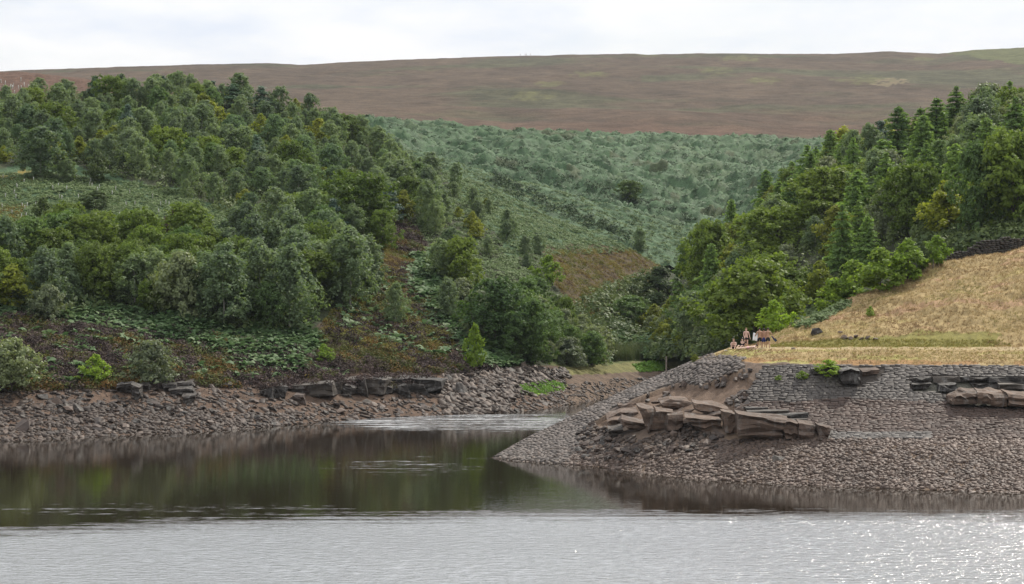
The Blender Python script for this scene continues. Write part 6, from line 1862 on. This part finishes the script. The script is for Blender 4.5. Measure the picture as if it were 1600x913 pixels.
def person(label, loc, heading, J0, skinm, hairm, lower=None, lower_len=0.75, top=None, face=0.0, head_drop=None, build=1.0, hair_r=0.105):
    """J0: joints pelvis, waist, chest, neck, head, and per side shoulder, elbow, wrist, hip, knee, ankle, toe (local metres; +y is forward)"""
    t = thing('person', label, 'person', loc, 'bathers resting on the end of the grass bank', heading)
    names = list(J0.keys())
    J = [tuple(J0[k]) for k in names]
    ix = {k: i for i, k in enumerate(names)}
    rad = {'pelvis': (0.145 * build, 0.105), 'waist': (0.125 * build, 0.09), 'chest': (0.16 * build, 0.105), 'neck': 0.056, 'chin': 0.07, 'head': (0.083, 0.098), 'crown': (0.062, 0.075),
           'sh': 0.062, 'el': 0.043, 'wr': 0.030, 'hip': 0.092 * build, 'kn': 0.060, 'an': 0.042, 'to': 0.038}
    R = [rad[k.split('_')[0]] for k in names]
    E = [(ix['pelvis'], ix['waist']), (ix['waist'], ix['chest']), (ix['chest'], ix['neck']), (ix['neck'], ix['chin']), (ix['chin'], ix['head']), (ix['head'], ix['crown'])]
    for s in ('l', 'r'):
        E += [(ix['chest'], ix['sh_' + s]), (ix['sh_' + s], ix['el_' + s]), (ix['el_' + s], ix['wr_' + s]), (ix['pelvis'], ix['hip_' + s]), (ix['hip_' + s], ix['kn_' + s]),
              (ix['kn_' + s], ix['an_' + s]), (ix['an_' + s], ix['to_' + s])]
    for s in ('l', 'r'):
        d = Vector(J0['wr_' + s]) - Vector(J0['el_' + s])
        hand(J, E, R, ix['wr_' + s], d, (0.2, 1, 0.1) if abs(d.normalized().y) < 0.8 else (1, 0, 0.1))
    b = skin_object('body', J, E, R, skinm, t, ix['pelvis'])
    hd, cr, ch = Vector(J0['head']), Vector(J0['crown']), Vector(J0['chin'])
    up = (cr - ch).normalized()
    fwd = Vector((math.sin(face), math.cos(face), 0)); fwd = (fwd - up * fwd.dot(up)).normalized()
    sd = fwd.cross(up)
    # nose, brow, ears and mouth built onto the head
    bm = bmesh.new()
    def lump(c, r):
        mt = Matrix.Translation(c) @ Matrix(((sd.x, fwd.x, up.x), (sd.y, fwd.y, up.y), (sd.z, fwd.z, up.z))).to_4x4() @ Matrix.Diagonal((*r, 1))
        bmesh.ops.create_icosphere(bm, subdivisions=1, radius=1, matrix=mt)
    lump(hd + fwd * 0.098 - up * 0.012, (0.013, 0.020, 0.022)); lump(hd + fwd * 0.086 + up * 0.022, (0.05, 0.014, 0.009))
    lump(hd + fwd * 0.088 - up * 0.052, (0.026, 0.012, 0.008))
    for s in (-1, 1): lump(hd + sd * s * 0.086 - fwd * 0.005, (0.010, 0.020, 0.032))
    me = bpy.data.meshes.new('face'); bm.to_mesh(me); bm.free()
    obj('face', me, skinm, t)
    bm = bmesh.new()
    bmesh.ops.create_uvsphere(bm, u_segments=14, v_segments=10, radius=hair_r)
    for v in bm.verts:
        if v.co.y > 0.35 * hair_r and v.co.z < 0.45 * hair_r: v.co *= 0.72
        if v.co.z < -0.45 * hair_r: v.co *= 0.72
        v.co += Vector(np.random.default_rng(int(abs(v.co.x * 1e4 + v.co.z * 1e3))).normal(size=3)) * 0.003
        v.co.y *= 1.06
    bm.transform(Matrix(((sd.x, fwd.x, up.x), (sd.y, fwd.y, up.y), (sd.z, fwd.z, up.z))).to_4x4())
    me = bpy.data.meshes.new('hair'); bm.to_mesh(me); bm.free()
    o = obj('hair', me, hairm, t); o.location = hd + up * 0.028 - fwd * 0.018
    if lower:
        JJ = [J0['waist'], J0['pelvis'], J0['hip_l'], J0['hip_r']]
        JJ[0] = tuple(Vector(J0['pelvis']).lerp(Vector(J0['waist']), 0.45))
        for s in ('l', 'r'):
            a, k = Vector(J0['hip_' + s]), Vector(J0['kn_' + s])
            JJ.append(tuple(a.lerp(k, lower_len * 0.55))); JJ.append(tuple(a.lerp(k, lower_len)))
        sr = [(0.142 * build, 0.110), (0.158 * build, 0.122), 0.112 * build, 0.112 * build, 0.104, 0.100, 0.104, 0.100]
        skin_object('shorts', JJ, [(0, 1), (1, 2), (1, 3), (2, 4), (4, 5), (3, 6), (6, 7)], sr, lower, t, 1)
    if top:
        JJ = [tuple(Vector(J0['pelvis']).lerp(Vector(J0['waist']), 0.5)), J0['waist'], J0['chest'], J0['sh_l'], J0['sh_r'], tuple(Vector(J0['sh_l']).lerp(Vector(J0['el_l']), 0.5)), tuple(Vector(J0['sh_r']).lerp(Vector(J0['el_r']), 0.5))]
        skin_object('top', JJ, [(0, 1), (1, 2), (2, 3), (2, 4), (3, 5), (4, 6)], [(0.15 * build, 0.12), (0.14 * build, 0.11), (0.175 * build, 0.12), 0.08, 0.08, 0.066, 0.066], top, t, 1)
    return t

def standing(h=1.75, arms=((0.06, 0.0), (0.06, 0.0)), bend=(0.1, 0.1), stride=0.0, fore=((0.02, 0.08), (0.02, 0.08)), lean=0.0):
    """upright pose; arms: (out, forward) angle of the upper arm; fore: (in, forward) offset of the forearm"""
    k = h / 1.75
    J = {'pelvis': (0, 0, 0.95), 'waist': (0, 0.01 + lean * 0.3, 1.12), 'chest': (0, 0.0 + lean * 0.7, 1.34), 'neck': (0, 0.01 + lean, 1.50), 'chin': (0, 0.03 + lean, 1.56), 'head': (0, 0.03 + lean, 1.635), 'crown': (0, 0.02 + lean, 1.70)}
    for s, sx, (o_, f_), (fi, ff), st in (('l', -1, arms[0], fore[0], stride), ('r', 1, arms[1], fore[1], -stride)):
        sh = Vector((sx * 0.185, lean, 1.43))
        ua = Vector((sx * math.sin(o_), math.sin(f_), -math.cos(o_) * math.cos(f_))).normalized() * 0.30
        el = sh + ua
        fd = (ua.normalized() + Vector((-sx * fi, ff, 0)) * 4).normalized() * 0.26
        J['sh_' + s] = sh; J['el_' + s] = el; J['wr_' + s] = el + fd
        J['hip_' + s] = (sx * 0.095, 0, 0.89)
        J['kn_' + s] = (sx * 0.11, 0.03 + st * 0.5, 0.49)
        J['an_' + s] = (sx * 0.115, st - 0.01, 0.085 + max(0, -st) * 0.15)
        J['to_' + s] = (sx * 0.13, st + 0.15, 0.035)
    return {a: tuple(Vector(b) * k) for a, b in J.items()}

def ppos(px, py):
    p, _ = PEN.at(px, 5.25 + (543.6 - py) * 0.15)
    h = ground(p[0], p[1], [PEN])[0]
    return (h.x, h.y, h.z - 0.02)
PI = math.pi
L1 = ppos(1166, 543.6)
p1 = person('pale man standing bare chested in dark trunks facing the water', L1, PI * 0.95, standing(1.72, ((0.25, 0.0), (0.10, 0.25)), fore=((-0.01, 0.02), (0.12, 0.12))), M_SKIN3, M_HAIRB, M_BLACK, 0.42)
L2 = ppos(1187, 543.6)
p2 = person('bare chested young man in black shorts with a white towel over his arm', L2, 0.25, standing(1.74, ((0.45, 0.15), (0.10, 0.0)), stride=0.12, fore=((0.0, 0.1), (0.02, 0.05))), M_SKIN2, M_HAIRD, M_BLACK, 0.85)
L3 = ppos(1193.5, 542.8)
p3 = person('dark haired person in long blue shorts half hidden between two bathers', L3, 0.1, standing(1.62, ((0.1, 0.1), (0.15, 0.0)), stride=-0.10), M_SKIN2, M_HAIRD, M_BLUE, 1.02, hair_r=0.118)
L4 = ppos(1200, 543.4)
p4 = person('tanned man seen from behind in black shorts carrying a dark bag', L4, -0.1, standing(1.72, ((0.1, 0.0), (0.50, 0.0)), stride=0.14, fore=((0.02, 0.05), (-0.03, 0.02))), M_SKIN2, M_HAIRD, M_BLACK, 0.85)

def seated(lean=0.12, arm_back=False, knees=0.5):
    J = {'pelvis': (0, 0, 0.12), 'waist': (0, -0.02, 0.28), 'chest': (0, 0.02 + lean * 0.6, 0.48), 'neck': (0, 0.04 + lean, 0.64), 'chin': (0, 0.07 + lean, 0.69), 'head': (0, 0.07 + lean, 0.765), 'crown': (0, 0.06 + lean, 0.83)}
    for s, sx in (('l', -1), ('r', 1)):
        J['hip_' + s] = (sx * 0.10, 0.03, 0.11); J['kn_' + s] = (sx * 0.17, 0.42, 0.12 + knees * 0.5); J['an_' + s] = (sx * 0.14, 0.68, 0.08); J['to_' + s] = (sx * 0.16, 0.82, 0.04)
        J['sh_' + s] = (sx * 0.18, lean, 0.57)
        if arm_back: J['el_' + s] = (sx * 0.25, -0.22, 0.34); J['wr_' + s] = (sx * 0.26, -0.34, 0.10)
        else: J['el_' + s] = (sx * 0.24, 0.18 + lean, 0.36); J['wr_' + s] = (sx * 0.12, 0.38 + lean, 0.40)
    return J
L5 = ppos(1147, 544.6)
p5 = person('person with reddish skin sitting on the grass edge left of the standing man', L5, PI * 0.92, seated(0.16, False, 0.45), M_SKIN3, M_HAIRB, M_BLACK, 0.5)
L6 = ppos(1160.5, 544.4)
p6 = person('dark haired person in black top sitting below the standing man', L6, PI * 0.80, seated(0.0, True, 0.3), M_SKIN1, M_HAIRD, M_BLACK, 0.5, M_BLACK)
# lying on one side, head to the right
Jl = {'pelvis': (0, 0, 0.14), 'waist': (0, 0.18, 0.16), 'chest': (0, 0.38, 0.20), 'neck': (0, 0.55, 0.24), 'chin': (0.0, 0.60, 0.26), 'head': (0, 0.67, 0.28), 'crown': (0, 0.73, 0.29)}
for s, sx in (('l', -1), ('r', 1)):
    Jl['hip_' + s] = (sx * 0.09, -0.05, 0.12); Jl['kn_' + s] = (sx * 0.12, -0.46, 0.12); Jl['an_' + s] = (sx * 0.11, -0.85, 0.07); Jl['to_' + s] = (sx * 0.12, -1.0, 0.04)
    Jl['sh_' + s] = (sx * 0.17, 0.47, 0.19); Jl['el_' + s] = (sx * 0.27, 0.55, 0.06); Jl['wr_' + s] = (sx * 0.14, 0.74, 0.05)
L7 = ppos(1170, 545.0)
p7 = person('bare backed person lying face down with dark hair to the right', L7, -PI * 0.42, Jl, M_SKIN1, M_HAIRD, M_PINK, 0.4)

def cloth(name, label, cat, rows, m, loc, thick=0.012):
    """a hanging cloth: rows of points, given thickness"""
    rows = np.array(rows, float); nr, nc = rows.shape[:2]
    V = np.concatenate([rows.reshape(-1, 3), rows.reshape(-1, 3) + np.array((0, thick, 0))])
    F = []
    n = nr * nc
    for i in range(nr - 1):
        for j in range(nc - 1):
            a = i * nc + j
            F.append((a, a + nc, a + nc + 1, a + 1)); F.append((n + a, n + a + 1, n + a + nc + 1, n + a + nc))
    for i in range(nr - 1):
        F.append((i * nc, n + i * nc, n + (i + 1) * nc, (i + 1) * nc)); a = i * nc + nc - 1; F.append((a, a + nc, n + a + nc, n + a))
    for j in range(nc - 1):
        F.append((j, j + 1, n + j + 1, n + j)); a = (nr - 1) * nc + j; F.append((a, n + a, n + a + 1, a + 1))
    return tag(obj(name, mesh_np(name, V, np.array(F), smooth=True), m, None, loc), label, cat)
rows = [[((-0.18 + 0.36 * j / 7) * (1 + 0.25 * i / 6) - 0.36, 0.05 * math.sin(j * 1.7 + i * 0.4) + 0.02, 1.28 - 0.64 * i / 6 + 0.04 * math.sin(j)) for j in range(8)] for i in range(7)]
cloth('towel', 'white towel hanging from the arm of the young man in black shorts', 'towel', rows, M_WHITEC, L2)
rows = [[(0.30 + 0.42 * i / 6 + (0.02 + 0.10 * min(1, i / 4)) * (j / 5 - 0.5) * 1.2, 0.04 * math.sin(j * 1.3 + i) , 1.02 - 0.44 * i / 6 + (0.05 + 0.10 * min(1, i / 4)) * (j / 5 - 0.5)) for j in range(6)] for i in range(7)]
cloth('bag', 'dark blue bag swinging from the hand of the tanned man', 'bag', rows, M_NAVY, L4, 0.09)
rows = [[(-0.25 + 0.10 * j, -0.20 + 0.09 * i, 0.03 + 0.02 * math.sin(i * 1.5 + j)) for j in range(6)] for i in range(5)]
cloth('towel', 'white cloth lying on the grass left of the sitting person', 'towel', rows, M_WHITEC, ppos(1136, 546.5), 0.02)
# drink bottle in the standing man's left hand
V, F = tube([(0, 0, 0), (0, 0, 0.02), (0, 0, 0.16), (0, 0, 0.20), (0, 0, 0.24), (0, 0, 0.245)], [0.015, 0.036, 0.036, 0.016, 0.016, 0.004], 10)
tag(obj('bottle', mesh_np('bottle', V, F, smooth=True), M_WHITEC, None, (L1[0] - 0.30, L1[1] - 0.02, L1[2] + 0.70)), 'white bottle held low by the standing pale man', 'bottle')

# walkers on the moor's skyline
M_COATS = [plain_mat('dark_coat', (0.03, 0.03, 0.035)), plain_mat('brown_coat', (0.06, 0.04, 0.03)), plain_mat('blue_coat', (0.03, 0.04, 0.08))]
mh = line(msk)
for i, (px, lb) in enumerate(((813, 'leftmost tiny walker apart on the moor skyline'), (820.5, 'second tiny walker on the moor skyline'), (822.5, 'third tiny walker close beside the second on the moor skyline'), (829, 'rightmost tiny walker on the moor skyline'))):
    j = int(np.argmin(np.abs(MOORS.u - px)))
    col_z = HORY - (MOORS.Z[:, j] - HCAM) / MOORS.Y[:, j] * FPX
    r_ = int(np.argmin(col_z))
    loc = ((px - 800) / FPX * MOORS.Y[r_, j], MOORS.Y[r_, j], MOORS.Z[r_, j] - 0.1)
    pz = person(lb, loc, 1.4, standing(1.8, stride=0.2), M_SKIN1, M_HAIRD, M_COATS[0], 1.3, M_COATS[i % 3])
    pz['group'] = 'walkers on the moor skyline'
# ------------------------------------------------------------------ thin haze over the valley
def haze():
    x0, x1, y0, y1, z0, z1 = -2700, 2700, -600, 3500, -5.2, 232
    V = [(x, y, z) for z in (z0, z1) for (x, y) in ((x0, y0), (x1, y0), (x1, y1), (x0, y1))]
    F = [(0, 3, 2, 1), (4, 5, 6, 7), (0, 1, 5, 4), (1, 2, 6, 5), (2, 3, 7, 6), (3, 0, 4, 7)]
    m = bpy.data.materials.new('haze'); m.use_nodes = True
    n = m.node_tree.nodes; n.clear()
    out = n.new('ShaderNodeOutputMaterial'); v = n.new('ShaderNodeVolumePrincipled')
    v.inputs['Color'].default_value = (0.80, 0.88, 1.0, 1)
    v.inputs['Density'].default_value = HAZE
    v.inputs['Anisotropy'].default_value = 0.2
    m.node_tree.links.new(v.outputs[0], out.inputs['Volume'])
    tag(obj('haze', mesh_np('haze', V, np.array(F)), m), 'thin pale haze filling the valley', 'haze', None, 'stuff')
HAZE = 0.00004
haze()
